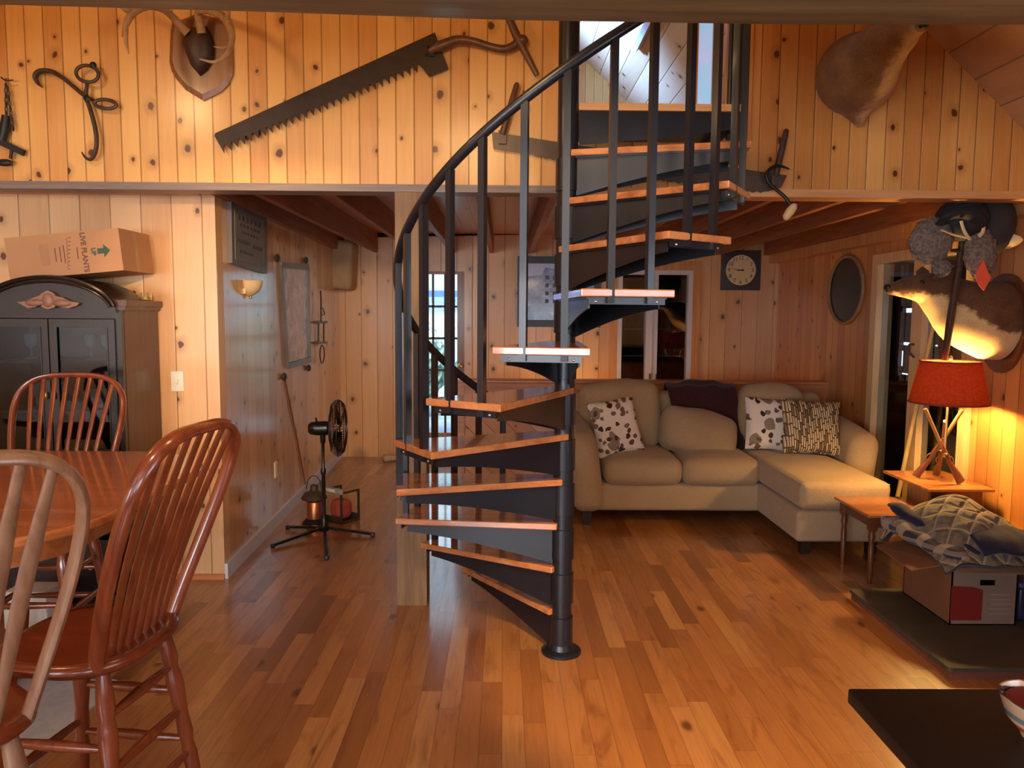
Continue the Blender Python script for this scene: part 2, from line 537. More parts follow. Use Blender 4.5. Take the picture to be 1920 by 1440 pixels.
M['slate'] = plain('grey_hearth_stone', srgb(64, 60, 50), .65, 0, .3, 5., bump=.1)
M['brick_red'] = plain('hearth_edge', srgb(104, 60, 44), .7, 0, .2, 20.)
M['fan'] = plain('black_gloss_plastic', srgb(22, 20, 20), .25, 0, .1)
M['copper'] = plain('copper', srgb(184, 112, 74), .3, .85, .15)
M['brass'] = plain('pale_brass', srgb(206, 180, 120), .3, .8, .1)
M['counter'] = plain('black_counter', srgb(24, 18, 16), .45, 0, .15, 30., .35)
M['cream'] = plain('cream_shell', srgb(220, 190, 144), .6, 0, .08)
M['fur_grey'] = plain('grey_fur', srgb(112, 100, 92), .95, 0, .5, 60., .2, 0, .8)
M['hat'] = plain('black_hat_cloth', srgb(26, 28, 34), .8, 0, .3, 20.)
M['felt'] = plain('charcoal_felt', srgb(48, 42, 44), .9, 0, .15)
M['red_tag'] = plain('red_cloth_tag', srgb(226, 88, 58), .8, 0, .05)
M['heater'] = plain('cream_metal', srgb(214, 190, 140), .5, 0, .04)
M['rug'] = fabric('pale_grey_rug', srgb(168, 160, 150), 120.)
M['dark_backing'] = plain('added_dark_backing', srgb(18, 16, 16), .9)
# ================================================================ THE ROOM
XL, XR, YB, YF = -4.6, 2.93, 8.26, -2.5
ZC, ZL = 2.40, 2.46           # underside and top of the loft floor
YL = 4.0                      # face of the loft wall
a0, a1 = at(1740, 60, 'Y', YL), at(1920, 245, 'Y', YL)
RS = (a1.z-a0.z)/(a1.x-a0.x)
def roof_r(x): return a0.z + RS*(x-a0.x)
XRG = -0.85                   # ridge
ZRG = roof_r(XRG)
def roof_l(x): return ZRG + RS*(XRG-x)
ZEL = roof_l(XL)

mb = MB(); mb.box(XL-.1, XR+.1, YF-.1, YB+.1, -.1, 0)
struct('floor', mb, M['floor'], smooth=False)

# loft wall with the opening behind the stair
OX0, OX1, OZ1 = .33, at(1410, 150, 'Y', YL).x, 4.35
def loft_poly(x0, x1, z0, z1=None):
    """a strip of the loft wall up to the roof"""
    xs = [x0] + [q for q in (XRG,) if x0 < q < x1] + [x1]
    top = [(x, (roof_r(x) if x >= XRG else roof_l(x)) if z1 is None else z1) for x in xs]
    return [(x0, z0), (x1, z0)] + top[::-1]
WX = Matrix(((1, 0, 0, 0), (0, 0, 1, 0), (0, 1, 0, 0), (0, 0, 0, 1)))   # local xy -> world xz, local z -> world y
mb = MB()
mb.prism(loft_poly(XL, OX0, 2.19), YL, YL+.09, WX)
mb.prism(loft_poly(OX1, XR, 2.19), YL, YL+.09, WX)
mb.prism(loft_poly(OX0, OX1, 2.19, 2.45), YL, YL+.09, WX)
mb.prism(loft_poly(OX0, OX1, OZ1), YL, YL+.09, WX)
struct('wall_loft', mb, M['loft'], smooth=False)
mb = MB()
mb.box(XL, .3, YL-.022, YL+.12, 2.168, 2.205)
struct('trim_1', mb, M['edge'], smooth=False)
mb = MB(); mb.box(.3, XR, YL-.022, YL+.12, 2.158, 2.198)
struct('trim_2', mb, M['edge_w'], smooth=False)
# jambs of the opening
mb = MB()
mb.box(OX0, OX0+.03, YL-.01, YL+.11, 2.46, OZ1); mb.box(OX1-.03, OX1, YL-.01, YL+.11, 2.46, OZ1)
mb.box(OX0-.001, OX1+.001, YL-.02, YL+.111, 2.44, 2.475)
struct('trim_3', mb, M['trim'], smooth=False)

# loft floor, its underside and joists
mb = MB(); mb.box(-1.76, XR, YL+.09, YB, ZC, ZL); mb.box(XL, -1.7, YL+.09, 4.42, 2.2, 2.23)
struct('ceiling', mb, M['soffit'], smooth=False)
jx = [-1.66, -1.37, -.96, -.55, -.14, .27, .68, 1.09, 1.50, 1.91, 2.27, 2.785]
for i, x in enumerate(jx):
    mb = MB(); mb.box(x-.022, x+.022, YL+.12, YB, 2.20, ZC)
    if x < -1.6:      # the one along the side wall follows it
        mb = MB(); mb.bar((-1.60, YL+.14, 2.30), (-1.73, YB, 2.30), .05, .2)
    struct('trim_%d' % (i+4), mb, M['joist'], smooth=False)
mb = MB(); mb.box(XR-.11, XR-.002, YL+.12, YB, 2.115, ZC)
struct('trim_16', mb, M['trim'], smooth=False)

# lower walls
CX0, CY0 = -1.625, 4.389
CX1 = -1.763
mb = MB(); mb.box(XL, CX0-.0005, CY0, CY0+.1, 0, ZC)
struct('wall_left_front', mb, M['wall_x'], smooth=False)
mb = MB()
dx = CX1-CX0
mb.prism([(CX0, CY0+.0008), (CX1, YB), (CX1-.1, YB), (CX0-.1, CY0+.06)], 0, ZC)
struct('wall_left', mb, M['wall_y'], smooth=False)

# back wall with glazed door and casement window
dL, dR = at(741, 700, 'Y', YB).x, at(876, 700, 'Y', YB).x
dT = at(800, 503, 'Y', YB).z
wL, wR = at(1158, 600, 'Y', YB).x, at(1297, 600, 'Y', YB).x
wT, wB = at(1225, 507, 'Y', YB).z, at(1225, 735, 'Y', YB).z
mb = MB()
T = .12
mb.box(CX1-.1, dL, YB, YB+T, 0, ZC); mb.box(dL, dR, YB, YB+T, dT, ZC); mb.box(dR, wL, YB, YB+T, 0, ZC)
mb.box(wL, wR, YB, YB+T, 0, wB); mb.box(wL, wR, YB, YB+T, wT, ZC); mb.box(wR, XR, YB, YB+T, 0, ZC)
struct('wall_back', mb, M['wall_x'], smooth=False)
mb = MB()
mb.prism([(XL, ZL), (a0.x+(ZL-a0.z)/RS, ZL), (XRG, ZRG), (XL, ZEL)], YB, YB+.1, WX)
struct('wall_gable', mb, M['loft'], smooth=False)

# right wall with the glazed patio door
py0, py1 = 4.77, 6.07
pT = at(1680, 478, 'X', XR).z
mb = MB()
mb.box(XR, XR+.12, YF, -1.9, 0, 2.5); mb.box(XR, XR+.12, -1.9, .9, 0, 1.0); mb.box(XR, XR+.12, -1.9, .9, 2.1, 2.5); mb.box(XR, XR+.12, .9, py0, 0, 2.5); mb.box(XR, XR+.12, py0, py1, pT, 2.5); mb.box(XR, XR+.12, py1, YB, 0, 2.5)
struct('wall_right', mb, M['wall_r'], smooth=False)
# roof with a skylight hole on the left slope, deep in the loft
def slope(name, f, x0, x1, holes, mat):
    """roof slope between x0 and x1 with rectangular holes (xa, xb, ya, yb)"""
    xs = sorted({x0, x1, *[h[0] for h in holes], *[h[1] for h in holes]})
    ys = sorted({YF, YB+.1, *[h[2] for h in holes], *[h[3] for h in holes]})
    mb = MB()
    for i in range(len(xs)-1):
        for j in range(len(ys)-1):
            cx, cy = (xs[i]+xs[i+1])/2, (ys[j]+ys[j+1])/2
            if any(h[0] < cx < h[1] and h[2] < cy < h[3] for h in holes): continue
            mb.prism([(xs[i], f(xs[i])), (xs[i+1], f(xs[i+1])), (xs[i+1], f(xs[i+1])+.14), (xs[i], f(xs[i])+.14)], ys[j], ys[j+1], WX)
    return struct(name, mb, mat, smooth=False)
_d = CR @ Vector(((1200-960)/1440., (720-87)/1440., -1.))        # the low far corner of the skylight in the photo
_t = (roof_r(0) - CP.z)/(_d.z - RS*_d.x); _k = CP + _d*_t
SKY_R = (_k.x-.62, _k.x, _k.y-.95, _k.y)
slope('roof_right', roof_r, XRG, XR+.3, [SKY_R], M['roof'])
slope('roof_left', roof_l, XL, XRG, [(-2.9, -1.5, 4.7, 7.2)], M['roof'])
# skylight frame
xa, xb, ya, yb = SKY_R
e = thing('window_4', ((xa+xb)/2, ya, roof_r(xa)), None, None); e['kind'] = 'structure'
mb = MB()
for (p, q) in (((xa, ya), (xb, ya)), ((xb, ya), (xb, yb)), ((xb, yb), (xa, yb)), ((xa, yb), (xa, ya))):
    mb.bar((p[0], p[1], roof_r(p[0])+.02), (q[0], q[1], roof_r(q[0])+.02), .05, .16, up=(1, 0, 1))
mb.build('window_frame', M['frame_w'], e, smooth=False)
mb = MB(); mb.prism([(xa, roof_r(xa)+.1), (xb, roof_r(xb)+.1), (xb, roof_r(xb)+.11), (xa, roof_r(xa)+.11)], ya, yb, WX)
mb.build('pane', M['glass'], e, smooth=False)

# room behind the camera: left wall, rear wall with wide windows, low ceiling over the kitchen side
mb = MB()
mb.box(XL-.1, XL, YF, YB, 0, ZEL+.1)
struct('wall_far_left', mb, M['loft'], smooth=False)
mb = MB()
RW = [(-4.1, -2.6), (-2.2, -.7), (-.2, 1.3)]
mb.prism([(XL, 2.05), (XR, 2.05), (XR, roof_r(XR)), (XRG, ZRG), (XL, ZEL)], YF-.1, YF, WX)
mb.box(XL, XR, YF-.1, YF, 0, .8)
xs = [XL] + [q for w in RW for q in w] + [XR]
for i in range(0, len(xs), 2): mb.box(xs[i], xs[i+1], YF-.1, YF, .8, 2.05)
struct('wall_rear', mb, M['loft'], smooth=False)
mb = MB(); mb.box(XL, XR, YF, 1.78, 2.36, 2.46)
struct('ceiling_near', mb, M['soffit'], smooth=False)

# the beam across the top of the view: far lower edge sags a little
mb = MB()
pts = [(-60, 5), (0, 8), (480, 21), (960, 37), (1400, 44), (1920, 46), (2000, 46)]
pe = [at(px, py, 'Y', 2.02) for px, py in pts]
pe = [Vector((-4.6, 2.02, pe[0].z+.04))] + pe + [Vector((XR, 2.02, pe[-1].z))]
rings = []
for p in pe:
    z = p.z
    rings.append([(p.x, 2.02, z), (p.x, 1.99, z-.012), (p.x, 1.78, z-.004), (p.x, 1.76, z+.02), (p.x, 1.76, z+.24), (p.x, 2.02, z+.24)])
n = 6; vs = [q for r in rings for q in r]; fs = []
for i in range(len(rings)-1):
    for k in range(n):
        fs.append((i*n+k, i*n+(k+1) % n, (i+1)*n+(k+1) % n, (i+1)*n+k))
fs += [tuple(range(n-1, -1, -1)), tuple(range((len(rings)-1)*n, len(rings)*n))]
mb.add(vs, fs)
tag(mb.build('ceiling_beam', M['beam'], None, angle=30), 'long dark hewn wooden beam crossing the very top of the view', 'beam')

# post
mb = MB(); mb.box(-.562, -.405, 3.985, 4.142, 0, 2.168)
tag(mb.build('support_post', M['post'], smooth=False), 'square rough pale wooden post standing on the floor left of the spiral stair', 'post')

# baseboards
mb = MB()
mb.prism([(CX0+.0, CY0), (CX1, YB), (CX1+.018, YB), (CX0+.018, CY0)], 0, .09)
struct('baseboard_left', mb, M['frame_w'], smooth=False)
mb = MB(); mb.box(XL, CX0, CY0-.018, CY0, 0, .03)
struct('baseboard_left_front', mb, M['trim_x'], smooth=False)

# ---------------------------------------------------------------- door_1, glazed, at the back
e = thing('door_1', ((dL+dR)/2, YB, 0), None, None); e['kind'] = 'structure'
gx0, gx1 = at(766, 600, 'Y', YB).x, at(857, 600, 'Y', YB).x
gz1, gz0 = at(820, 514, 'Y', YB).z, at(820, 812, 'Y', YB).z
mb = MB()
mb.box(dL, gx0, YB+.02, YB+.07, 0, dT); mb.box(gx1, dR-.03, YB+.02, YB+.07, 0, dT-.03)
mb.box(gx0, gx1, YB+.02, YB+.07, gz1, dT-.03); mb.box(gx0, gx1, YB+.02, YB+.07, 0, gz0)
mb.build('leaf', M['door_wood'], e, smooth=False)
mb = MB()
mb.box(dR-.03, dR+.05, YB-.02, YB+.05, 0, dT+.05); mb.box(dL-.05, dL+.0, YB-.02, YB+.05, 0, dT+.05); mb.box(dL, dR-.03, YB-.02, YB+.05, dT-.03, dT+.05)
mb.build('door_frame', M['wall_x'], e, smooth=False)
mb = MB(); mb.box(gx0, gx1, YB+.04, YB+.05, gz0, gz1)
mb.build('pane', M['glass_door'], e, smooth=False)
mb = MB()
for k in range(1, 4):
    x = gx0 + (gx1-gx0)*k/4; mb.box(x-.011, x+.011, YB+.025, YB+.065, gz0, gz1)
for k in range(1, 5):
    z = gz0 + (gz1-gz0)*k/5; mb.box(gx0, gx1, YB+.025, YB+.065, z-.012, z+.012)
mb.build('muntin', M['door_dark'], e, smooth=False)
mb = MB(); p = at(868, 690, 'Y', YB)
mb.ell((gx1+.04, YB-.03, 1.0), (.028, .03, .028)); mb.tube([(gx1+.04, YB-.0, 1.0), (gx1+.04, YB+.03, 1.0)], .012)
mb.build('handle', M['brass'], e)

# ---------------------------------------------------------------- window_1, two dark casements
e = thing('window_1', ((wL+wR)/2, YB, wB), None, None); e['kind'] = 'structure'
fr = .045
mid = (at(1222, 600, 'Y', YB).x)
mb = MB()
mb.box(wL, wL+fr, YB-.02, YB+.1, wB, wT); mb.box(wR-fr, wR, YB-.02, YB+.1, wB, wT); mb.box(wL+fr, wR-fr, YB-.02, YB+.1, wT-fr, wT)
mb.box(wL+fr, wR-fr, YB-.03, YB+.1, wB, wB+fr)
mb.build('window_frame', M['frame_w'], e, smooth=False)
mb = MB(); mb.box(mid-.062, mid+.062, YB-.018, YB+.09, wB, wT-fr)
mb.box(mid-.008, mid+.008, YB-.028, YB, wB, wT-fr)
mb.build('mullion', M['frame_w'], e, smooth=False)
for (xa, xb) in ((wL+fr, mid-.062), (mid+.062, wR-fr)):
    mb = MB(); sl = .009 if xa < mid else 0.0          # left pane turned slightly to keep a bright reflection out of it
    mb.prism([(xa, YB+.036+sl), (xb, YB+.034-sl*.2), (xb, YB+.040-sl*.2), (xa, YB+.042+sl)], wB+fr, wT-fr)
    mb.build('pane', M['glass_d'], e, smooth=False)
mb = MB()
for z in (wT-.33, wT-.63, wT-.92):
    mb.box(wL+fr, mid-.062, YB+.057, YB+.062, z, z+.006); mb.box(mid+.062, wR-fr, YB+.042, YB+.047, z, z+.006)
mb.build('muntin', plain('grey_muntin', srgb(90, 90, 100)), e, smooth=False)
mb = MB()
for (z0, z1) in ((wB+.12, wB+.2), (wT-.42, wT-.36)):
    mb.box(mid-.02, mid-.008, YB-.04, YB-.015, z0, z1); mb.box(mid+.05, mid+.062, YB-.04, YB-.015, z0, z1)
mb.build('catch', M['frame_d'], e, smooth=False)
# window casing
mb = MB(); mb.box(wL-.09, wL, YB-.018, YB, wB, wT+.1); mb.box(wR, wR+.09, YB-.018, YB, wB, wT+.1); mb.box(wL, wR, YB-.018, YB, wT, wT+.1)
struct('trim_17', mb, M['trim'], smooth=False)

# ---------------------------------------------------------------- door_2, patio door in the right wall
e = thing('door_2', (XR, (py0+py1)/2, 0), None, None); e['kind'] = 'structure'
mb = MB(); c = .07
mb.box(XR-.03, XR+.1, py1-c, py1+.02, 0, pT+.02); mb.box(XR-.03, XR+.1, py0-.02, py0+c, 0, pT+.02)
mb.box(XR-.03, XR+.1, py0+c, py1-c, pT-c*.8, pT+.02); mb.box(XR-.03, XR+.1, py0+c, py1-c, 0, .08)
mb.build('door_frame', M['door_trim'], e, smooth=False)
mb = MB(); ym = at(1725, 600, 'X', XR).y
mb.box(XR-.025, XR+.06, ym-.07, ym+.07, .08, pT-c*.8)
mb.build('stile', M['door_trim'], e, smooth=False)
for (ya, yb) in ((ym+.07, py1-c), (py0+c, ym-.07)):
    mb = MB(); mb.box(XR+.02, XR+.028, ya, yb, .08, pT-c*.8)
    mb.build('pane', M['glass_d'], e, smooth=False)
mb = MB()
mb.tube([(XR-.03, ym+.01, 1.36), (XR-.06, ym+.01, 1.36), (XR-.065, ym-.0, 1.30), (XR-.03, ym-.0, 1.27)], .009, 8)
mb.build('handle', M['frame_d'], e)

# ---------------------------------------------------------------- rear windows behind the camera
for i, (xa, xb) in enumerate(RW):
    e = thing('window_%d' % (5+i), ((xa+xb)/2, YF, .8), None, None); e['kind'] = 'structure'
    mb = MB()
    mb.box(xa, xa+.05, YF-.09, YF+.01, .8, 2.05); mb.box(xb-.05, xb, YF-.09, YF+.01, .8, 2.05); mb.box(xa+.05, xb-.05, YF-.09, YF+.01, 2.0, 2.05); mb.box(xa+.05, xb-.05, YF-.09, YF+.02, .8, .85)
    mb.build('window_frame', M['frame_w'], e, smooth=False)
    mb = MB(); mb.box(xa+.05, xb-.05, YF-.05, YF-.045, .85, 2.0)
    mb.build('pane', M['glass'], e, smooth=False)

# unseen window added in the right wall to carry a cool fill
e = thing('window_8', (XR, -.5, 1.0), None, None); e['kind'] = 'structure'  # added window, only there to carry side_fill
mb = MB()
for y in (-1.9, -.525, .85): mb.box(XR-.01, XR+.1, y, y+.05, 1.0, 2.1)
mb.box(XR-.012, XR+.1, -1.9, .9, 2.05, 2.101); mb.box(XR-.03, XR+.101, -1.9, .9, .999, 1.05)
mb.build('window_frame', M['frame_w'], e, smooth=False)
mb = MB(); mb.box(XR+.04, XR+.046, -1.85, .85, 1.05, 2.05)
mb.build('pane', M['glass'], e, smooth=False)

# unseen wall added just right of the view to shade the hearth
mb = MB(); mb.prism([(2.0, 0), (XR, 0), (XR, roof_r(XR)-.01), (2.0, roof_r(2.0)-.01)], 2.2, 2.3, WX)
struct('wall_added_shade', mb, M['loft'], smooth=False)

# ---------------------------------------------------------------- half wall round the stair well
kx0 = at(857, 720, 'Y', 6.92).x
kz = at(1000, 712, 'Y', 6.92).z
mb = MB(); mb.box(kx0, XR, 6.92, 7.02, 0, kz-.03); mb.box(kx0, kx0+.1, 7.02, 7.4, 0, kz-.03)
struct('wall_half', mb, M['knee'], smooth=False)
mb = MB(); mb.box(kx0-.03, XR, 6.87, 7.07, kz-.03, kz, None, .008); mb.box(kx0-.02, kx0+.07, 6.885, 6.92, 0, kz-.03); mb.box(kx0+.07, XR, 6.9, 6.92, kz-.15, kz-.03)
struct('trim_18', mb, M['trim_x'])

# ================================================================ OUTSIDE
mb = MB(); mb.box(-9, 9, YB+.2, 22, -.25, -.12)
struct('ground', mb, plain('lawn', srgb(140, 154, 160), .9, 0, .3, 3.), smooth=False)
mb = MB(); mb.box(-2.4, .6, YB+.13, 10.6, -.12, -.04)
struct('trim_19', mb, plain('grey_deck', srgb(120, 124, 150), .7, 0, .15, 8.), smooth=False)
# neighbour house, pale, with blue-grey window band
e = thing('house', (-.8, 15.5, 0), 'pale green-white house with a blue window seen through the glass door', 'building')
mb = MB(); mb.box(-6, 2.4, 15.5, 19, -.12, 3.6)
mb.build('house_wall', plain('pale_siding', srgb(186, 214, 220), .8, 0, .05), e, smooth=False)
mb = MB(); mb.box(-3.4, .4, 15.44, 15.5, 1.62, 2.02)
mb.build('window_band', plain('blue_window', srgb(92, 128, 196), .3), e, smooth=False)
# garden bush
bush_m = NB('leafy_bush'); v = bush_m.vor(bush_m.obj(), 9.0)
c_ = bush_m.ramp(v['Distance'], [(.1, srgb(214, 236, 226)), (.45, srgb(170, 206, 190)), (.75, srgb(84, 116, 108))])
bush_m = bush_m.bsdf(c_, .8, 0, .2, 0, .1, bush_m.bump(v['Distance'], 1., .1))
for i, (x, y, r, h) in enumerate(((-1.75, 12.6, .8, 1.62), (.05, 12.9, .85, 1.58))):
    mb = MB()
    random.seed(i)
    mb.ell((x, y, h*.45), (r, .6, h*.52), 28, 18)
    mb.v = [q + Vector((random.uniform(-.05, .05), random.uniform(-.05, .05), random.uniform(-.05, .05))) for q in mb.v]
    tag(mb.build('garden_bush', bush_m), ['leafy green bush outside the glass door, left one', 'leafy green bush outside the glass door, right one'][i], 'bush', 'bushes outside the glass door')
# dark enclosure added outside the casement and patio door to blacken their panes
mb = MB(); mb.box(.9, 3.6, YB+1.4, YB+1.5, -.1, 2.6); mb.box(.9, 1.0, YB+.12, YB+1.4, -.1, 2.6); mb.box(.9, 3.6, YB+.12, YB+1.5, 2.5, 2.6); mb.box(.9, 3.6, YB+.12, YB+1.5, -.12, -.05)
mb.box(3.5, 3.6, YB+.12, YB+1.5, -.1, 2.6)
struct('added_dark_enclosure', mb, M['dark_backing'], smooth=False)
mb = MB()
PX = XR+1.9
mb.box(XR+.12, PX, 3.6, YB+.1, 2.5, 2.6); mb.box(XR+.12, PX, 3.6, 3.7, -.1, 2.6)
# added dark screen, holes cut so sky shows as glints in the glass
holes = []
for (xa, xb, ya, yb) in ((1690, 1694, 494, 520), (1700, 1703, 492, 516), (1692, 1710, 578, 586), (1687, 1705, 641, 648), (1684, 1692, 657, 687), (1684, 1702, 698, 704), (1690, 1694, 708, 714), (1676, 1692, 785, 790), (1746, 1758, 646, 650)):
    p_, q_ = at(xa, ya, 'X', PX), at(xb, yb, 'X', PX)
    holes.append((q_.y, p_.y, q_.z, p_.z))
ysn = sorted({3.7, 11.0, *[h[0] for h in holes], *[h[1] for h in holes]})
zsn = sorted({-.1, 2.6, *[h[2] for h in holes], *[h[3] for h in holes]})
for i in range(len(ysn)-1):
    for j in range(len(zsn)-1):
        cy, cz = (ysn[i]+ysn[i+1])/2, (zsn[j]+zsn[j+1])/2
        if any(h[0] < cy < h[1] and h[2] < cz < h[3] for h in holes): continue
        mb.box(PX, PX+.05, ysn[i], ysn[i+1], zsn[j], zsn[j+1])
mb.box(XR+.7, PX, 10.9, 11.0, -.1, 2.6); mb.box(XR+.12, PX, YB+.1, 11.0, 2.5, 2.6); mb.box(XR+.12, PX, 3.6, 11.0, -.15, -.1)
mb.box(XR+.65, XR+.7, YB+1.4, 11.0, -.1, 2.6)
struct('added_glint_screen', mb, M['dark_backing'], smooth=False)

# ================================================================ SPIRAL STAIR
SX, SY, SR = .2715, 3.4214, .768
TR = lambda k: 106.386 + 23.66*k
SPAN, RISE, TH = 26.26, .20524, .028
def pol(a, r): return (SX + r*math.cos(rad(a)), SY + r*math.sin(rad(a)))
stair = thing('spiral_staircase', (SX, SY, 0), 'black steel spiral staircase with varnished wooden treads in the middle of the room', 'staircase')
mb = MB()
mb.lathe([(.045, 0), (.045, 3.55)], Matrix.Translation((SX, SY, 0)), 28)
for k in range(1, 12):
    z = RISE*k
    mb.lathe([(.046, z-.172), (.052, z-.17), (.052, z-.032), (.046, z-.03)], Matrix.Translation((SX, SY, 0)), 28, False)
mb.build('center_column', M['steel'], stair)
mb = MB()
mb.lathe([(.0, 0), (.092, 0), (.092, .012), (.085, .018), (.06, .022), (.05, .05), (.045, .052)], Matrix.Translation((SX, SY, 0)), 32)
mb.build('base_plate', M['steel'], stair)
def flange_depth(r):
    t = min(1, max(0, (r-.05)/(SR-.05)))
    return .034 + .125*(1-t)**1.5
def bracket(mb, a_edge, z, side):
    """folded steel web under one radial edge of a tread"""
    n = 14
    d = Vector((math.cos(rad(a_edge)), math.sin(rad(a_edge)), 0)); nn = Vector((-d.y, d.x, 0))
    o = Vector((SX, SY, z)) + nn*(side*-.012)
    top = []; bot = []
    for i in range(n+1):
        r = .045 + (SR-.05-.045)*i/n
        off = nn*(side*.03*(1-i/n))
        top.append(o + d*r + off); bot.append(o + d*r + off - Vector((0, 0, flange_depth(r))))
    vs = []; fs = []
    for t, b in zip(top, bot):
        vs += [t - nn*.003, t + nn*.003, b + nn*.003, b - nn*.003]
    for i in range(n):
        for k in range(4):
            fs.append((i*4+k, i*4+(k+1) % 4, (i+1)*4+(k+1) % 4, (i+1)*4+k))
    fs += [(3, 2, 1, 0), (n*4, n*4+1, n*4+2, n*4+3)]
    mb.add(vs, fs)
def rail_z(a): return 1.10 + (a-118)*.00867
for k in range(1, 12):
    z = RISE*k; t1 = TR(k); t0 = t1-SPAN
    poly = [pol(t0-62, .062)] + [pol(t0, SR), pol(t1, SR)] + [pol(t1+62, .062)] + [pol(t1-SPAN/2+180-80*s, .054) for s in (-.6, 0, .6)]
    # ring the column on its far side
    poly = [pol(t0-62, .062), pol(t0, SR), pol(t1, SR), pol(t1+62, .062)]
    mb = MB(); mb.prism(poly, z-TH, z)
    tr = mb.build('tread', M['tread'], stair, smooth=False)
    md = tr.modifiers.new('edge', 'BEVEL'); md.width = .004; md.segments = 2
    mb = MB()
    mb.prism([pol(t0-40, .058), pol(t0+1.6, SR-.02), pol(t1-1.6, SR-.02), pol(t1+40, .058)], z-TH-.006, z-TH-.001)
    bracket(mb, t1-1.6, z-TH-.004, 1); bracket(mb, t0+1.6, z-TH-.004, -1)
    p, q = pol(t0+2, SR-.025), pol(t1-2, SR-.025)
    mb.bar((*p, z-TH-.015), (*q, z-TH-.015), .006, .022)
    mb.build('bracket', M['steel'], tr, smooth=False)
    for f in (.16, .84):
        for rr in (SR-.018,):
            a = t0 + SPAN*f; x, y = pol(a, rr*.985)
            mb = MB(); mb.ell((x, y, z-TH-.016), (.007, .007, .006), 8, 6)
            mb.build('bolt', M['bolt'], tr)
    for f in (.31, .74):
        a = t0 + SPAN*f
        if rail_z(a) > 3.6: continue
        x, y = pol(a, SR-.03)
        zt = rail_z(a)
        R_ = Matrix.Rotation(rad(a), 4, 'Z'); R_.translation = (x, y, 0)
        mb = MB(); mb.box(-.0125, .0125, -.0125, .0125, z-.05, zt, R_)
        mb.build('baluster', M['steel'], stair, smooth=False)
        mb = None
# handrail helix
pts = []
for i in range(121):
    a = 108 + (392-108)*i/120
    x, y = pol(a, SR-.03); pts.append((x, y, rail_z(a)+.012))
mb = MB(); mb.tube(pts, .019, 12)
mb.build('handrail', M['steel'], stair)
# landing at the top
lz = 12*RISE
lx1 = at(1402, 193, 'Z', lz).x; ly0 = at(1240, 194, 'Z', lz).y
mb = MB(); mb.box(SX+.045, lx1, ly0, YL, lz-.03, lz)
ld = mb.build('landing', M['edge_w'], stair, smooth=False)
mb = MB()
mb.prism([(SX+.05, lz-.03), (lx1-.03, lz-.03), (lx1-.03, lz-.10), (SX+.45, lz-.14), (SX+.05, lz-.175)], ly0+.015, ly0+.022, WX)
mb.prism([(ly0+.02, lz-.03), (YL-.01, lz-.03), (YL-.01, lz-.10), (ly0+.02, lz-.10)], lx1-.04, lx1-.033, Matrix(((0, 0, 1, 0), (1, 0, 0, 0), (0, 1, 0, 0), (0, 0, 0, 1))))
mb.box(SX+.05, lx1-.03, ly0+.02, YL-.01, lz-.036, lz-.031)
mb.build('landing_bracket', M['steel'], ld, smooth=False)
for (x, y) in ((lx1-.03, ly0+.02), (lx1-.03, ly0+.14)):
    mb = MB(); mb.tube([(x, y, lz-.12), (x, y, 3.5)], .016, 12)
    mb.build('landing_post', M['steel'], stair)
# ================================================================ THINGS ON THE LOFT WALL
def W(px, py, off=0.0): return at(px, py, 'Y', YL-off)
def plate(mb, pix, off, th, y=None):
    """flat outline on the loft wall, th thick, its back face off the wall"""
    P = [W(px, py, off) for px, py in pix]
    mb.prism([(p.x, p.z) for p in P], YL-off-th, YL-off, WX)

# --- one-man crosscut saw
z2 = lambda x, y: (380+x/4, y/4)
A_, B_ = Vector((165, 1152)), Vector((1665, 525))
out = [z2(130, 985), z2(96, 1000), z2(90, 1022)]
d = (B_-A_); nrm = Vector((d.y, -d.x)).normalized()*1.0
nT = 29
for i in range(nT):
    p = A_ + d*(i/nT); q = A_ + d*((i+.38)/nT) + nrm*60; q2 = A_ + d*((i+.62)/nT) + nrm*60
    out += [z2(*p), z2(*q), z2(*q2)]
out += [z2(1665, 530), z2(1700, 578), z2(1845, 517), z2(1742, 245)]
e = thing('crosscut_saw', W(630, 170), 'large dark one-man crosscut saw with big teeth and curved handle on the upper pine wall', 'saw')
mb = MB(); plate(mb, out, .025, .004)
mb.build('blade', M['saw'], e, smooth=False)
mb = MB()
z3 = lambda x, y, o: W(840+x/3.2, y/3.2, o)
hp = catmull([W(805, 96, .045), W(822, 88, .05), W(838, 82, .05), W(858, 75, .05), W(888, 78, .05), W(920, 88, .05), W(945, 92, .05), W(962, 86, .05), W(975, 76, .05)], 5)
mb.tube(hp, lerpl([.012, .026, .026, .022, .02, .019, .02, .02, .024], 5), 10)
mb.build('handle', M['handle'], e)
mb = MB()
mb.tube(catmull([W(946, 8, .06), W(957, 40, .06), W(970, 70, .06), W(983, 95, .06), W(1007, 141, .06)], 5), lerpl([.015, .019, .022, .019, .014], 5), 10)
mb.ell(W(980, 75, .06), (.028, .024, .026), 12, 8)
mb.build('grip', M['handle'], e)
mb = MB(); mb.box(-.012, .012, -.012, .012, -.03, .03, Matrix.Translation(W(810, 95, .03)))
for q in ((-.006, -.02), (.0, .02)): mb.ell(W(802, 96, .03)+Vector((q[0], -.006, q[1])), (.006, .006, .006), 8, 6)
mb.build('rivet', M['iron_d'], e, smooth=False)

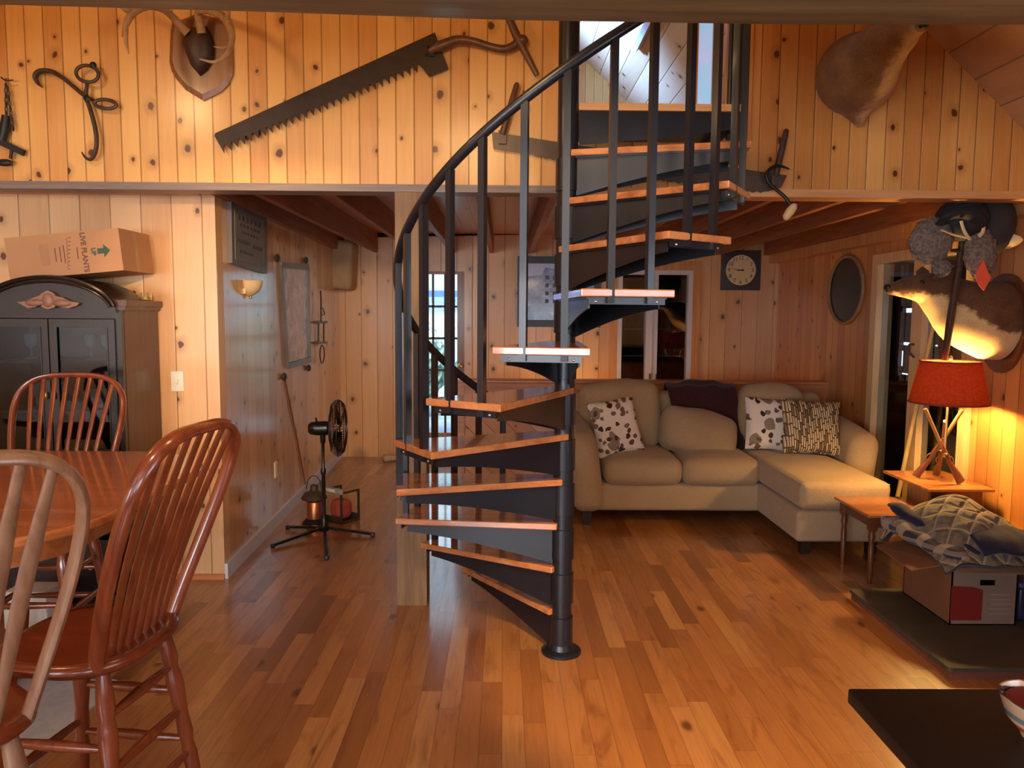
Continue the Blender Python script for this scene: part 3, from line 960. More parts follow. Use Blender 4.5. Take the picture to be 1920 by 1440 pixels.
# --- two-man saw running behind the stair
e = thing('two_man_saw', W(1190, 300), 'long narrow two-man saw with a handle at each end, hung behind the spiral stair', 'saw')
top = [(922, 247), (1100, 275), (1300, 304), (1475, 329)]
bl = [(925, 279), (1000, 290), (1110, 312), (1250, 338), (1390, 358), (1440, 359), (1464, 352)]
pl_ = []
for i in range(len(bl)-1):
    (xa, ya), (xb, yb) = bl[i], bl[i+1]
    n = max(1, int((xb-xa)/7))
    if i in (0, len(bl)-2): n = 1
    for j in range(n):
        x = xa+(xb-xa)*j/n; y = ya+(yb-ya)*j/n
        pl_.append((x, y + (3 if n > 1 and j % 2 else 0)))
pl_.append(bl[-1])
mb = MB(); plate(mb, top[::-1]+pl_, .03, .004); mb.build('blade', M['saw2'], e, smooth=False)
for (p, q) in (((970, 155), (942, 252)), ((1475, 242), (1454, 330))):
    mb = MB(); a_, b_ = W(*p, .05), W(*q, .05)
    mb.tube([a_, a_.lerp(b_, .04), a_.lerp(b_, .5), b_], [.008, .014, .017, .017], 10)
    mb.box(-.02, .02, -.012, .02, -.035, .03, Matrix.Translation(b_+Vector((0, .01, -.01))))
    mb.build('handle', M['handle'] if p[0] < 1000 else M['iron'], e)

# --- ice tongs
e = thing('ice_tongs', W(155, 215), 'rusty iron ice tongs with two curved hooks and ring handles on upper left wall', 'tongs')
z1 = lambda x, y, o: W(x/4, y/4, o)
for nm, crv, rr in (('arm', [(318, 655), (285, 625), (265, 575), (300, 535), (380, 535), (460, 575), (540, 640), (610, 700), (660, 735), (700, 750)], [.004, .012, .017, .018, .016, .015, .014, .014, .014, .012]),
                    ('arm', [(612, 1140), (640, 1180), (680, 1195), (715, 1140), (725, 1040), (705, 920), (670, 800), (645, 730), (650, 660), (655, 625)], [.004, .009, .012, .014, .015, .015, .014, .014, .012, .011])):
    mb = MB()
    o = .03 if crv[0][0] < 500 else .045
    mb.tube(catmull([z1(x, y, o) for x, y in crv], 5), lerpl(rr, 5), 10, flat=.7)
    c = (655, 553, 85, 62, 12) if crv[0][0] > 500 else (790, 780, 82, 33, 6)
    ring = []
    for k in range(28):
        t = 2*PI*k/28; ca, sa = math.cos(rad(c[4])), math.sin(rad(c[4]))
        u, v = c[2]*math.cos(t), c[3]*math.sin(t)
        ring.append(z1(c[0]+u*ca-v*sa, c[1]+u*sa+v*ca, o+.01))
    mb.tube(ring, .009, 8, closed=True)
    mb.build(nm, M['iron'], e)
mb = MB(); mb.lathe([(.0, -.012), (.015, -.012), (.017, 0), (.0, .008)], frame(z1(650, 735, .06), (1, 0, 0), (0, 0, 1)), 12)
mb.build('rivet', M['iron_d'], e)
mb = MB(); mb.tube([z1(700, 500, .0), z1(700, 478, .06)], .006, 8); mb.ell(z1(698, 490, .055), (.018, .012, .018), 10, 6)
mb.build('hanger', M['iron_d'], e)

# --- steel trap on a chain at the left edge
e = thing('animal_trap', W(15, 250), 'small black iron trap hanging from a chain at the far upper left wall', 'trap')
mb = MB()
def chain(mb, p0, p1, n, r=.0035, w=.010):
    for i in range(n):
        a_, b_ = p0.lerp(p1, i/n), p0.lerp(p1, (i+1.25)/n)
        dd = (b_-a_).normalized(); sd = (dd.cross(Vector((0, 1, 0))) if i % 2 else Vector((0, 1, 0))).normalized()*w*.6
        mid_ = (a_+b_)/2; L = (b_-a_)*.5
        mb.tube([mid_ + L*math.cos(2*PI*k/10) + sd*math.sin(2*PI*k/10) for k in range(10)], r, 6, closed=True)
chain(mb, W(11, 155, .03), W(12, 217, .03), 7); chain(mb, W(13, 160, .04), W(25, 243, .03), 9)
mb.build('chain', M['iron'], e)
mb = MB()
mb.tube([W(11, 148, 0), W(11, 150, .05)], .005, 8)
mb.tube([W(2, 145, .05), W(11, 152, .05), W(24, 150, .05)], .004, 8)
mb.build('hanger', M['iron'], e)
mb = MB()
mb.tube([W(12, 217, .03), W(9, 240, .03), W(3, 264, .03)], [.02, .024, .018], 10)
mb.bar(W(-8, 262, .03), W(45, 287, .03), .022, .03); mb.tube([W(22, 278, .03), W(20, 298, .03)], .008, 8)
mb.build('jaw', M['iron_d'], e)
mb = MB(); mb.ell(W(8, 305, .04), (.042, .012, .018), 14, 8); mb.build('pan', M['iron_d'], e)

# --- antler mount
e = thing('antler_mount', W(380, 110), 'deer antlers on a brown shield plaque, upper left wall under the beam', 'antlers')
sh = [(371, 27), (352, 36), (338, 40), (327, 36), (322, 60), (321, 90), (320, 118), (324, 135), (333, 150), (350, 170), (383, 190), (416, 174), (430, 160), (438, 142), (439, 128), (438, 90), (437, 50), (432, 34), (418, 38), (402, 34)]
mb = MB()
P = [W(x, y, 0) for x, y in sh]
c = sum(P, Vector())/len(P)
n = len(P)
vs = [p.copy() for p in P] + [p+Vector((0, -.014, 0)) for p in P] + [c+(p-c)*.88+Vector((0, -.024, 0)) for p in P]
fs = [tuple(range(n))] + [tuple(range(3*n-1, 2*n-1, -1))]
for r_ in range(2):
    for i in range(n): fs.append((r_*n+i, r_*n+n+i, r_*n+n+(i+1) % n, r_*n+(i+1) % n))
mb.add(vs, fs); mb.build('plaque', M['plaque'], e, smooth=False)
mb = MB()
hh = [(362, 54), (349, 66), (345, 78), (350, 100), (360, 125), (376, 143), (390, 132), (402, 112), (403, 88), (398, 68), (388, 50)]
P = [W(x, y, .024) for x, y in hh]; c = sum(P, Vector())/len(P); n = len(P)
vs = []; 
for s_, o in ((1, 0), (.96, .022), (.8, .045), (.45, .06)):
    vs += [c+(p-c)*s_+Vector((0, -o, 0)) for p in P]
fs = [tuple(range(4*n-1, 3*n-1, -1))]
for r_ in range(3):
    for i in range(n): fs.append((r_*n+i, r_*n+n+i, r_*n+n+(i+1) % n, r_*n+(i+1) % n))
mb.add(vs, fs)
mb.build('skull_cap', M['leather'], e)
def antler(main, tines, pale=False):
    mb = MB()
    mb.tube(catmull([W(x, y, o) for x, y, o, r in main], 6), lerpl([r for *_, r in main], 6), 10)
    for t in tines:
        mb.tube(catmull([W(x, y, o) for x, y, o, r in t], 5), lerpl([r for *_, r in t], 5), 8)
    return mb
mb = antler([(352, 62, .07, .022), (338, 48, .09, .02), (318, 26, .14, .017), (298, 14, .2, .018), (272, 12, .26, .018), (250, 24, .31, .018), (238, 42, .34, .015), (230, 68, .36, .006)],
            [[(250, 24, .31, .014), (236, 18, .34, .014), (224, 12, .36, .005)], [(236, 44, .34, .012), (236, 75, .38, .01), (241, 100, .4, .003)], [(300, 14, .2, .013), (296, -10, .25, .008), (290, -26, .27, .003)]])
mb.build('antler', M['antler'], e)
mb = antler([(378, 62, .07, .022), (374, 40, .09, .02), (372, 22, .12, .018), (392, 20, .17, .018), (418, 32, .24, .019), (433, 56, .3, .018), (434, 80, .35, .014), (426, 100, .4, .011), (404, 116, .45, .008), (374, 111, .48, .003)],
            [[(374, 36, .09, .013), (371, 10, .13, .009), (368, -12, .16, .003)], [(425, 40, .27, .014), (428, 18, .31, .01), (424, -6, .33, .003)], [(432, 88, .36, .009), (416, 90, .4, .006), (400, 87, .42, .002)]])
mb.build('antler', M['antler'], e)

# --- hay hook over the right end of the two-man saw
e = thing('hay_hook', W(1460, 360), 'small iron hook with pale wooden grip hanging below the right saw handle', 'hook')
mb = MB()
mb.tube(catmull([W(1480, 317, .07), W(1466, 312, .07), W(1452, 312, .07), W(1438, 324, .07), W(1439, 338, .07), W(1447, 348, .07), W(1460, 359, .07), W(1472, 370, .075), W(1482, 384, .08)], 6), lerpl([.004, .007, .009, .009, .009, .009, .009, .009, .009], 6), 8)
mb.build('hook', M['iron_d'], e)
mb = MB(); mb.tube(catmull([W(1494, 384, .085), W(1489, 387, .085), W(1481, 397, .085), W(1473, 408, .085), W(1470, 411, .085)], 4), lerpl([.005, .019, .023, .018, .005], 4), 12)
mb.build('grip', M['cream'], e)

# --- deer shoulder mount, upper right
def hide(name, d1, d2, l1, l2, mask):
    """deer coat: darker back, pale throat and face; mask(b, xyz) says where the pale hair grows"""
    b = NB(name)
    n_ = b.noise(b.obj(), 9, 4, .6)[0]; n2 = b.noise(b.obj(), 130, 3, .6)[0]
    f_ = b.math('ADD', b.math('MULTIPLY', n_, .6), b.math('MULTIPLY', n2, .4))
    c1 = b.ramp(f_, [(.3, d1), (.7, d2)]); c2 = b.ramp(f_, [(.3, l1), (.7, l2)])
    m_ = mask(b, b.sep(b.obj()), b.math('MULTIPLY_ADD', b.noise(b.obj(), 22, 3, .6)[0], .09, -.045))
    return b.bsdf(b.mix(m_, c1, c2), .95, 0, .1, 0, .1, b.bump(n2, .35, .006), sheen=.1)
M['nose'] = plain('dark_nose', srgb(26, 20, 18), .4)
def loft_rings(mb, rings, seg=24, pale=None):
    """rings = (centre, axis_u, axis_v, ru, rv)"""
    vs = []; fs = []
    for c, u, v, ru, rv in rings:
        for k in range(seg):
            a_ = 2*PI*k/seg
            vs.append(Vector(c)+Vector(u)*(ru*math.cos(a_))+Vector(v)*(rv*math.sin(a_)))
    n = len(rings)
    for i in range(n-1):
        for k in range(seg):
            fs.append((i*seg+k, i*seg+(k+1) % seg, (i+1)*seg+(k+1) % seg, (i+1)*seg+k))
    fs.append(tuple(range(seg-1, -1, -1))); fs.append(tuple(range((n-1)*seg, n*seg)))
    o = len(mb.f)
    mb.add(vs, fs)
    if pale:
        for i in range(o, len(mb.f)):
            cc = sum((mb.v[q] for q in mb.f[i]), Vector())/len(mb.f[i])
            mb.mi[i] = pale(cc)
def spine_rings(pts, up=(0, 0, 1)):
    out = []
    for i, (p, ru, rv) in enumerate(pts):
        a_ = pts[max(0, i-1)][0]; b_ = pts[min(len(pts)-1, i+1)][0]
        t = (Vector(b_)-Vector(a_)).normalized()
        u = Vector(up).cross(t)
        u = u.normalized() if u.length > .05 else Vector((1, 0, 0))
        v = t.cross(u).normalized()
        out.append((p, u, v, ru, rv))
    return out
def smooth_spine(pts, n=4):
    P = catmull([p for p, *_ in pts], n)
    return list(zip(P, lerpl([a for _, a, b in pts], n), lerpl([b for _, a, b in pts], n)))
e = thing('deer_mount', W(1620, 130), 'brown deer shoulder mount facing right, upper right wall under the beam', 'deer head')
sp = [(W(1608, 142, .0), .17, .18), (W(1606, 140, .03), .195, .195), (W(1610, 137, .11), .195, .195), (W(1626, 122, .22), .165, .17), (W(1650, 96, .32), .125, .125), (W(1676, 72, .40), .095, .098), (W(1694, 58, .46), .082, .085), (W(1708, 50, .51), .06, .062), (W(1722, 46, .56), .042, .042), (W(1729, 46, .60), .03, .03)]
mb = MB()
loft_rings(mb, spine_rings(smooth_spine(sp)), 28)
# brisket: hair drawn to a point below
loft_rings(mb, [(W(1603, 178, .10), (1, 0, 0), (0, 1, 0), .15, .11), (W(1605, 203, .08), (1, 0, 0), (0, 1, 0), .095, .08), (W(1609, 223, .06), (1, 0, 0), (0, 1, 0), .04, .045), (W(1612, 237, .045), (1, 0, 0), (0, 1, 0), .012, .02)], 20)
# ears
for dx_, dz_ in ((-.06, .10), (.04, .12)):
    c = W(1680, 58, .42)
    mb.tube([c, c+Vector((dx_*.5, -.01, dz_*.6)), c+Vector((dx_, -.01, dz_))], [.03, .038, .006], 10, flat=.35)
xa_, za_ = W(1668, 100, .35).x, W(1690, 80, .42).z
M['hide'] = hide('brown_deer_hide', srgb(98, 66, 40), srgb(140, 100, 62), srgb(176, 136, 90), srgb(204, 168, 120),
    lambda b, g, n: b.math('MULTIPLY', b.smooth(b.math('ADD', g[0], n), xa_-.05, xa_+.02), b.smooth(b.math('ADD', g[2], n), za_+.05, za_-.04)))
mb.build('body', M['hide'], e)
mb = MB(); mb.ell(W(1731, 46, .61), (.022, .02, .018), 10, 8); mb.build('nose', M['nose'], e)
mb = MB(); mb.ell(W(1704, 47, .535)+Vector((-.01, -.035, .02)), (.012, .012, .012), 10, 8); mb.build('eye', M['nose'], e)
mb = MB(); sh = [(1540, 60), (1680, 60), (1690, 150), (1660, 200), (1612, 232), (1560, 190), (1536, 140)]
plate(mb, [(x*.7+1612*.3, y*.7+140*.3) for x, y in sh], 0, .02); mb.build('plaque', M['plaque'], e, smooth=False)

# ================================================================ LEFT SIDE, UNDER THE LOFT
# --- china cabinet
CF, CBK = 3.96, 4.375
cx1 = at(231, 700, 'Y', CF).x; cxm = at(97, 700, 'Y', CF).x; cx0 = 2*cxm-cx1
zt = at(150, 597, 'Y', CF).z
zc1 = at(290, 566, 'Y', 4.2).z
e = thing('china_cabinet', (cxm, (CF+CBK)/2, 0), 'black arched-top display cabinet with two glass doors against left pine wall', 'cabinet')
mb = MB()
mb.box(cx0, cx1, CBK-.02, CBK, 0, zc1); mb.box(cx0, cx1, CF+.03, CBK-.02, 0, .05); mb.box(cx0, cx1, CF+.02, CBK-.02, zt+.02, zc1-.01)
mb.box(cx0, cx1, CF+.02, CBK-.02, .74, .77)
mb.box(cx0, cx0+.02, CF+.02, CBK-.02, 0, zc1)
mb.box(cx0, cx0+.03, CF, CF+.03, 0, zt); mb.box(cx1-.03, cx1, CF, CF+.03, 0, zt); mb.box(cx0-.001, cx1+.001, CF-.001, CF+.031, zt, zt+.03); mb.box(cx0+.03, cx1-.03, CF, CF+.03, .68, .78)
mb.build('carcass', M['black_wood'], e, smooth=False)
mb = MB(); mb.box(cx1-.02, cx1+.002, CF+.03, CBK, 0, zc1-.005); mb.build('side_panel', M['cab_side'], e, smooth=False)
mb = MB()
mb.box(cx1-.09, cx1+.03, CF-.0, CBK, zc1-.025, zc1+.005); mb.box(cx0-.03, cx0+.09, CF-.0, CBK, zc1-.025, zc1+.005)
mb.box(cx1-.09, cx1+.018, CF+.01, CBK, zc1-.045, zc1-.025); mb.box(cx0-.018, cx0+.09, CF+.01, CBK, zc1-.045, zc1-.025)
mb.build('cornice', M['cab_side'], e, smooth=False)
# arched pediment: barrel running back
zpk = at(90, 520, 'Y', CF).z
hw = (cx1-cx0)/2-.02
arc = [(cxm+hw*math.cos(t), zt+.03+(zpk-zt-.03)*math.sin(t)) for t in [PI*k/28 for k in range(29)]]
mb = MB(); mb.prism(arc, CF-.01, CBK-.06, WX); mb.build('pediment', M['black_wood'], e, angle=50)
mb = MB()
for off, r_ in ((0, .011), (.022, .007)):
    mb.tube([(cxm+(hw-off)*math.cos(t), CF-.018, zt+.03+(zpk-zt-.03-off)*math.sin(t)) for t in [PI*(.06+.88*k/30) for k in range(31)]], r_, 8)
mb.build('arch_molding', M['black_wood'], e)
# carved spread-wing ornament
q = lambda x, y: at(x/2.88, 360+y/2.88, 'Y', CF-.01)
eg = [(105, 595), (150, 590), (190, 572), (225, 560), (240, 545), (268, 532), (300, 545), (312, 562), (350, 570), (390, 590), (440, 600), (425, 615), (380, 628), (345, 622), (320, 605), (305, 625), (268, 634), (240, 622), (228, 603), (205, 622), (165, 628), (135, 612)]
mb = MB(); P = [q(*p) for p in eg]; mb.prism([(p.x, p.z) for p in P], CF-.03, CF-.01, WX)
for c in ((270, 585, .03, .035), (200, 598, .05, .018), (345, 600, .05, .018)): mb.ell(q(c[0], c[1])+Vector((0, -.02, 0)), (c[2], .012, c[3]), 12, 8)
mb.build('carved_ornament', M['gilt'], e)
# doors
for s_ in (-1, 1):
    xa, xb = (cx0+.03, cxm-.003) if s_ < 0 else (cxm+.003, cx1-.03)
    mb = MB(); w_ = .035
    mb.box(xa, xa+w_, CF-.012, CF+.012, .79, zt-.004); mb.box(xb-w_, xb, CF-.012, CF+.012, .79, zt-.004)
    mb.box(xa+w_, xb-w_, CF-.0115, CF+.0115, zt-.045, zt-.004); mb.box(xa+w_, xb-w_, CF-.0115, CF+.0115, .79, .84)
    mb.box(xa+w_, xa+w_+.006, CF-.016, CF-.012, .84, zt-.045); mb.box(xb-w_-.006, xb-w_, CF-.016, CF-.012, .84, zt-.045)
    d_ = mb.build('door', M['black_wood'], e, smooth=False)
    mb = MB(); mb.box(xa+w_, xb-w_, CF-.004, CF, .84, zt-.045); mb.build('pane', M['glass_c'], d_, smooth=False)
    mb = MB(); mb.ell((xb-.016 if s_ < 0 else xa+.016, CF-.024, 1.12), (.008, .012, .02), 8, 6); mb.build('knob', M['brass'], d_)
for z in (1.02, 1.28):
    mb = MB(); mb.box(cx0+.02, cx1-.02, CF+.06, CBK-.02, z, z+.015); mb.build('shelf', M['cab_side'], e, smooth=False)
for k in range(2):
    mb = MB(); z0 = .08+.31*k; mb.box(cx0+.04, cx1-.04, CF-.012, CF+.01, z0, z0+.28)
    d_ = mb.build('drawer', M['black_wood'], e, smooth=False)
    for s_ in (-1, 1):
        mb = MB(); mb.tube([(cxm+s_*.17-.04, CF-.02, z0+.15), (cxm+s_*.17, CF-.03, z0+.13), (cxm+s_*.17+.04, CF-.02, z0+.15)], .006, 8); mb.build('handle', M['brass'], d_)
# glasses and a plate behind the doors
glassy = plain('pale_glassware', srgb(150, 160, 160), .2, 0, .1)
for i, (x, z, kk) in enumerate(((-.22, 1.297, 0), (-.12, 1.297, 0), (.10, 1.297, 0), (.19, 1.297, 0), (-.2, 1.037, 0), (.15, 1.037, 1), (-.08, 1.037, 0))):
    mb = MB()
    pos = Matrix.Translation((cxm+x, CF+.2, z))
    if kk: mb.lathe([(.04, 0), (.05, .005), (.1, .09), (.098, .09), (.05, .012), (0, .01)], pos, 20)
    else: mb.lathe([(.03, 0), (.032, .004), (.006, .01), (.006, .05), (.03, .07), (.036, .13), (.034, .13), (.028, .075), (0, .062)], pos, 18)
    lb = ['stemmed glass at the far left of the cabinet\'s top shelf', 'stemmed glass second from left on the cabinet\'s top shelf', 'stemmed glass second from right on the cabinet\'s top shelf', 'stemmed glass at the far right of the cabinet\'s top shelf', 'stemmed glass left on the cabinet\'s middle shelf', 'wide glass bowl on the cabinet\'s middle shelf', 'stemmed glass beside the cabinet door stile, middle shelf'][i]
    tag(mb.build('glass_bowl' if kk else 'wine_glass', glassy), lb, 'bowl' if kk else 'glass', None if kk else 'stemmed glasses in the cabinet')
# --- little crown-shaped ornament on the cabinet's right corner
p = at(268, 565, 'Y', 4.25)
mb = MB(); Mx = Matrix.Translation((cx1-.005, 4.25, zc1+.007))
mb.lathe([(.03, 0), (.034, .006), (.03, .02), (.028, .02), (.03, .006), (0, .004)], Mx, 16)
for k in range(7):
    a_ = 2*PI*k/7; mb.tube([(cx1-.005+.03*math.cos(a_), 4.25+.03*math.sin(a_), zc1+.02), (cx1-.005+.036*math.cos(a_), 4.25+.036*math.sin(a_), zc1+.045)], [.006, .003], 6); mb.ell((cx1-.005+.036*math.cos(a_), 4.25+.036*math.sin(a_), zc1+.047), (.005,)*3, 6, 5)
tag(mb.build('crown_ornament', M['brass']), 'tiny brass crown ornament on the right corner of the black cabinet', 'ornament')

# --- long cardboard box lying on the cabinet
bc = at(118, 483, 'Y', 3.99)
e = thing('cardboard_box', bc, 'long brown cardboard box printed LIVE PLANTS lying on top of the black cabinet', 'box')
tl = rad(-5.5)
BM = Matrix.Translation((bc.x, 4.17, bc.z+.018)) @ Matrix.Rotation(tl, 4, 'Y')
bw, bh, bd = .585, .215, .34
mb = MB(); mb.box(-bw/2, bw/2, -bd/2, bd/2, -bh/2, bh/2, BM)
mb.box(-bw/2-.002, -bw/2, -bd/2+.01, bd/2-.01, -bh/2+.01, bh/2-.01, BM)
mb.build('carton', M['card'], e, smooth=False)
mb = MB(); mb.box(-bw/2+.0, bw/2, -.025, .025, bh/2, bh/2+.001, BM); mb.box(bw/2, bw/2+.001, -.02, .02, -bh/2, bh/2, BM)
mb.build('tape', plain('packing_tape', srgb(150, 104, 66), .3), e, smooth=False)
FB = BM @ frame((0, -bd/2-.0006, 0), (0, 0, -1), (1, 0, 0))     # lettering reads downwards, its top to the right
def put_text(mb, t, size, x, y, **kw):
    vs, fs = text_mesh(t, size, FB @ Matrix.Translation((x, y, 0)), **kw); mb.add(vs, fs)
mb = MB(); put_text(mb, 'LIVE PLANTS', .036, 0, .105, bold=.0012); mb.build('lettering', M['ink'], e, smooth=False)
mb = MB(); put_text(mb, 'UP', .032, 0, .152, bold=.0012)
mb.build('lettering', M['ink_g'], e, smooth=False)
mb = MB(); mb.prism([(-.014, .172), (-.014, .205), (-.034, .205), (0, .238), (.034, .205), (.014, .205), (.014, .172)], -.0002, .0006, FB)
mb.build('arrow_mark', M['ink_g'], e, smooth=False)
mb = MB()
mb.tube([FB @ Vector((-.085+.17*k/60+.006*math.cos(k*.9), .035+.009*math.sin(k*.9)*(1.4-.8*k/60)-.02*(k/60), .0)) for k in range(61)], .0009, 6)
for yy, ln in ((.068, .06), (.0, .09), (-.02, .08), (-.045, .07)):
    mb.box(-ln/2, ln/2, yy, yy+.005, -.0002, .0005, FB)
mb.build('printed_lines', M['ink'], e, smooth=False)
mb = MB(); mb.prism([(-.06, -.12), (.05, -.12), (.05, -.075), (-.06, -.075)], -.0002, .0004, FB)
mb.build('faded_print', plain('faded_print', srgb(166, 120, 84), .8), e, smooth=False)

# --- light switch on the front-left wall
p = at(333, 715, 'Y', CY0)
e = thing('light_switch', p, 'cream wall switch plate right of the black cabinet', 'switch')
mb = MB(); mb.box(p.x-.036, p.x+.036, CY0-.007, CY0, p.z-.058, p.z+.058, None, .003); mb.build('plate', M['white'], e)
for dx_ in (-.0,):
    mb = MB(); mb.box(p.x-.006, p.x+.006, CY0-.016, CY0-.006, p.z-.012, p.z+.012); mb.build('toggle', M['white'], e, smooth=False)

# --- things on the side wall
sd = Vector((CX1-CX0, YB-CY0, 0)).normalized(); sn = Vector((sd.y, -sd.x, 0))
def sw(px, py, off=0.):
    d_ = CR @ Vector(((px-960)/1440., (720-py)/1440., -1.)); o_ = Vector((CX0, CY0, 0)) + sn*off
    return CP + d_*((o_-CP).dot(sn)/d_.dot(sn))
def on_side(mb, px4, off, th):
    P = [sw(x, y, 0) for x, y in px4]
    vs = [p+sn*off for p in P]+[p+sn*(off+th) for p in P]; n = len(P)
    fs = [tuple(range(n)), tuple(range(2*n-1, n-1, -1))]+[(i, n+i, n+(i+1) % n, (i+1) % n) for i in range(n)]
    mb.add(vs, fs)
def inset(px4, f):
    cx, cy = sum(p[0] for p in px4)/len(px4), sum(p[1] for p in px4)/len(px4)
    return [(cx+(x-cx)*f, cy+(y-cy)*f) for x, y in px4]
sg = [(424, 378), (492, 407), (493, 513), (426, 493)]
e = thing('framed_sign', sw(458, 445), 'dark framed sign with faded lines of lettering, top of left passage wall', 'sign')
mb = MB(); on_side(mb, sg, 0, .03); mb.build('frame', M['frame_g'], e, smooth=False)
mb = MB(); on_side(mb, inset(sg, .84), .03, .003); mb.build('panel', plain('grey_sign_panel', srgb(116, 110, 108), .5, 0, .15), e, smooth=False)
mb = MB()
for i, (f0, f1) in enumerate(((.16, .84), (.2, .8), (.26, .74), (.14, .5), (.56, .86), (.2, .6))):
    v0 = [.16, .3, .42, .56, .58, .74][i]; hgt = [.09, .05, .04, .07, .07, .05][i]
    def bl(u, v): 
        a_, b_ = Vector(sg[0]).lerp(Vector(sg[1]), u), Vector(sg[3]).lerp(Vector(sg[2]), u)
        return tuple(a_.lerp(b_, v))
    nseg = 6
    for k in range(nseg):
        u0 = f0+(f1-f0)*k/nseg; on_side(mb, [bl(u0, v0), bl(u0+(f1-f0)/nseg*.7, v0), bl(u0+(f1-f0)/nseg*.7, v0+hgt), bl(u0, v0+hgt)], .033, .002)
mb.build('lettering', plain('dark_sign_print', srgb(70, 66, 66), .6), e, smooth=False)

pf = [(523, 490), (578, 494), (581, 681), (537, 694)]
e = thing('framed_print', sw(552, 590), 'tall grey-framed snowy landscape print with corner knobs on left passage wall', 'picture')
mb = MB()
def rail_side(a_, b_, w0):
    A2, B2 = sw(*a_, .012), sw(*b_, .012); mb.bar(A2, B2, .045, .03, up=sn)
for i in range(4):
    a_, b_ = inset(pf, .93)[i], inset(pf, .93)[(i+1) % 4]; rail_side(a_, b_, 0)
mb.build('frame', M['frame_g'], e, smooth=False)
pr = NB('snowy_print'); n1 = pr.noise(pr.obj(), 7, 5, .65, 1.)[0]
pr = pr.bsdf(pr.ramp(n1, [(.3, srgb(104, 120, 152)), (.5, srgb(164, 186, 222)), (.68, srgb(216, 230, 252))]), .12, 0, .6, .6, .05)
mb = MB(); on_side(mb, inset(pf, .9), .006, .004); mb.build('print', pr, e, smooth=False)
for (x, y) in ((520, 484), (574, 488), (533, 706), (579, 690)):
    mb = MB(); mb.ell(sw(x, y, .02), (.02, .03, .03), 10, 8); mb.build('knob', M['frame_d'], e)
# cord hanging from the print
mb = MB(); mb.tube(catmull([sw(533, 706, .008), sw(540, 740, .008), sw(550, 790, .008), sw(560, 840, .008), sw(568, 885, .010), sw(572, 908, .02)], 5), .006, 8)
tag(mb.build('power_cord', plain('brown_cord', srgb(110, 66, 36), .6)), 'brown cord hanging down the left passage wall below the snowy print', 'cord')
# half-bowl wall light
c = sw(463, 526, .0)
e = thing('wall_sconce', c, 'cream half-bowl wall light below the framed sign', 'wall light')
mb = MB()
ux, uy, uz = sd, sn, Vector((0, 0, 1))
SM = Matrix((ux, uy, uz)).transposed().to_4x4(); SM.translation = c
def bowl(u, v):
    a_ = PI*u; b_ = -PI/2*v
    r_ = .088
    return SM @ Vector((r_*math.cos(a_)*math.cos(b_), r_*1.1*math.sin(a_)*math.cos(b_), r_*1.15*math.sin(b_)))
mb.grid(bowl, 20, 10); mb.build('bowl', M['cream'], e, solid=.004)
mb = MB(); mb.box(-.075, .075, 0, .012, -.085, .004, SM); mb.ell(SM @ Vector((0, .02, -.105)), (.01, .01, .01), 8, 6)
mb.build('bracket', M['brass'], e)
# rusty iron hanger
ctr = sw(604, 610, .03)
e = thing('iron_hanger', ctr, 'rusty iron hook and bar hanger near the far end of left passage wall', 'hook')
def sh_(px, py): return sw(px, py, .04)
mb = MB(); mb.tube([sh_(601, 545), sh_(602, 560), sh_(602, 605)], .008, 8); mb.tube(catmull([sh_(602, 575), sh_(607, 582), sh_(608, 590), sh_(603, 590)], 4), .005, 6); mb.build('hook', M['iron'], e)
for y in (605, 643):
    mb = MB(); mb.bar(sh_(593, y), sh_(611, y-1), .03, .02); mb.build('bar', M['iron'], e, smooth=False)
for x in (597, 607):
    mb = MB(); mb.tube([sh_(x, 605), sh_(x, 643)], .008, 8); mb.build('rod', M['iron'], e)
mb = MB(); mb.tube([sh_(604+4*math.cos(2*PI*k/16), 664+17*math.sin(2*PI*k/16)) for k in range(16)], .006, 8, closed=True); mb.build('ring', M['iron'], e)
# boxed wall unit in the far corner
c = at(628, 494, 'Y', 7.95)
mb = MB(); mb.rbox(.36, .34, .50, .05, Matrix.Translation((c.x+.0, 8.07, c.z-.01)) @ Matrix.Rotation(rad(3), 4, 'Y'), 4, 2)
tag(mb.build('wall_box', plain('beige_cover', srgb(176, 146, 112), .7, 0, .1, 8.)), 'rounded beige box mounted high in the far corner of the left passage', 'box')
# outlet
c = sw(517, 880)
e = thing('wall_outlet', c, 'small white wall outlet low on the left passage wall', 'outlet')
OM = Matrix((sd, Vector((0, 0, 1)), sn)).transposed().to_4x4(); OM.translation = c
mb = MB(); mb.box(-.036, .036, -.058, .058, 0, .006, OM); mb.build('plate', M['white'], e, smooth=False)
for y in (-.025, .025):
    mb = MB(); mb.box(-.016, .016, y-.014, y+.014, .006, .009, OM); mb.build('socket', M['cream'], e, smooth=False)

# --- pedestal fan
fx, fy = -1.265, 5.33
e = thing('pedestal_fan', (fx, fy, 0), 'black pedestal fan seen side-on, standing before the left passage wall', 'fan')
mb = MB(); mb.lathe([(0, 0.02), (.032, .02), (.036, .05), (.02, .07), (.016, .12)], Matrix.Translation((fx, fy, 0)), 18); mb.build('hub', M['fan'], e)
for (px, py) in ((512, 1024), (699, 1003), (613, 1046), (540, 990)):
    t = at(px, py, 'Z', .012); mb = MB(); mb.bar((fx, fy, .045), (t.x, t.y, .02), .022, .018); mb.rbox(.03, .03, .03, .008, Matrix.Translation((t.x, t.y, .016)))
    mb.build('leg', M['fan'], e, smooth=False)
zf = at(612, 803, 'Y', fy).z
mb = MB(); mb.lathe([(.0135, .1), (.0135, .42), (.019, .43), (.019, .46), (.011, .47), (.011, zf-.11), (.018, zf-.1), (.02, zf-.03)], Matrix.Translation((fx, fy, 0)), 14); mb.build('pole', M['fan'], e)
ax = Vector((.985, .15, .0)).normalized()
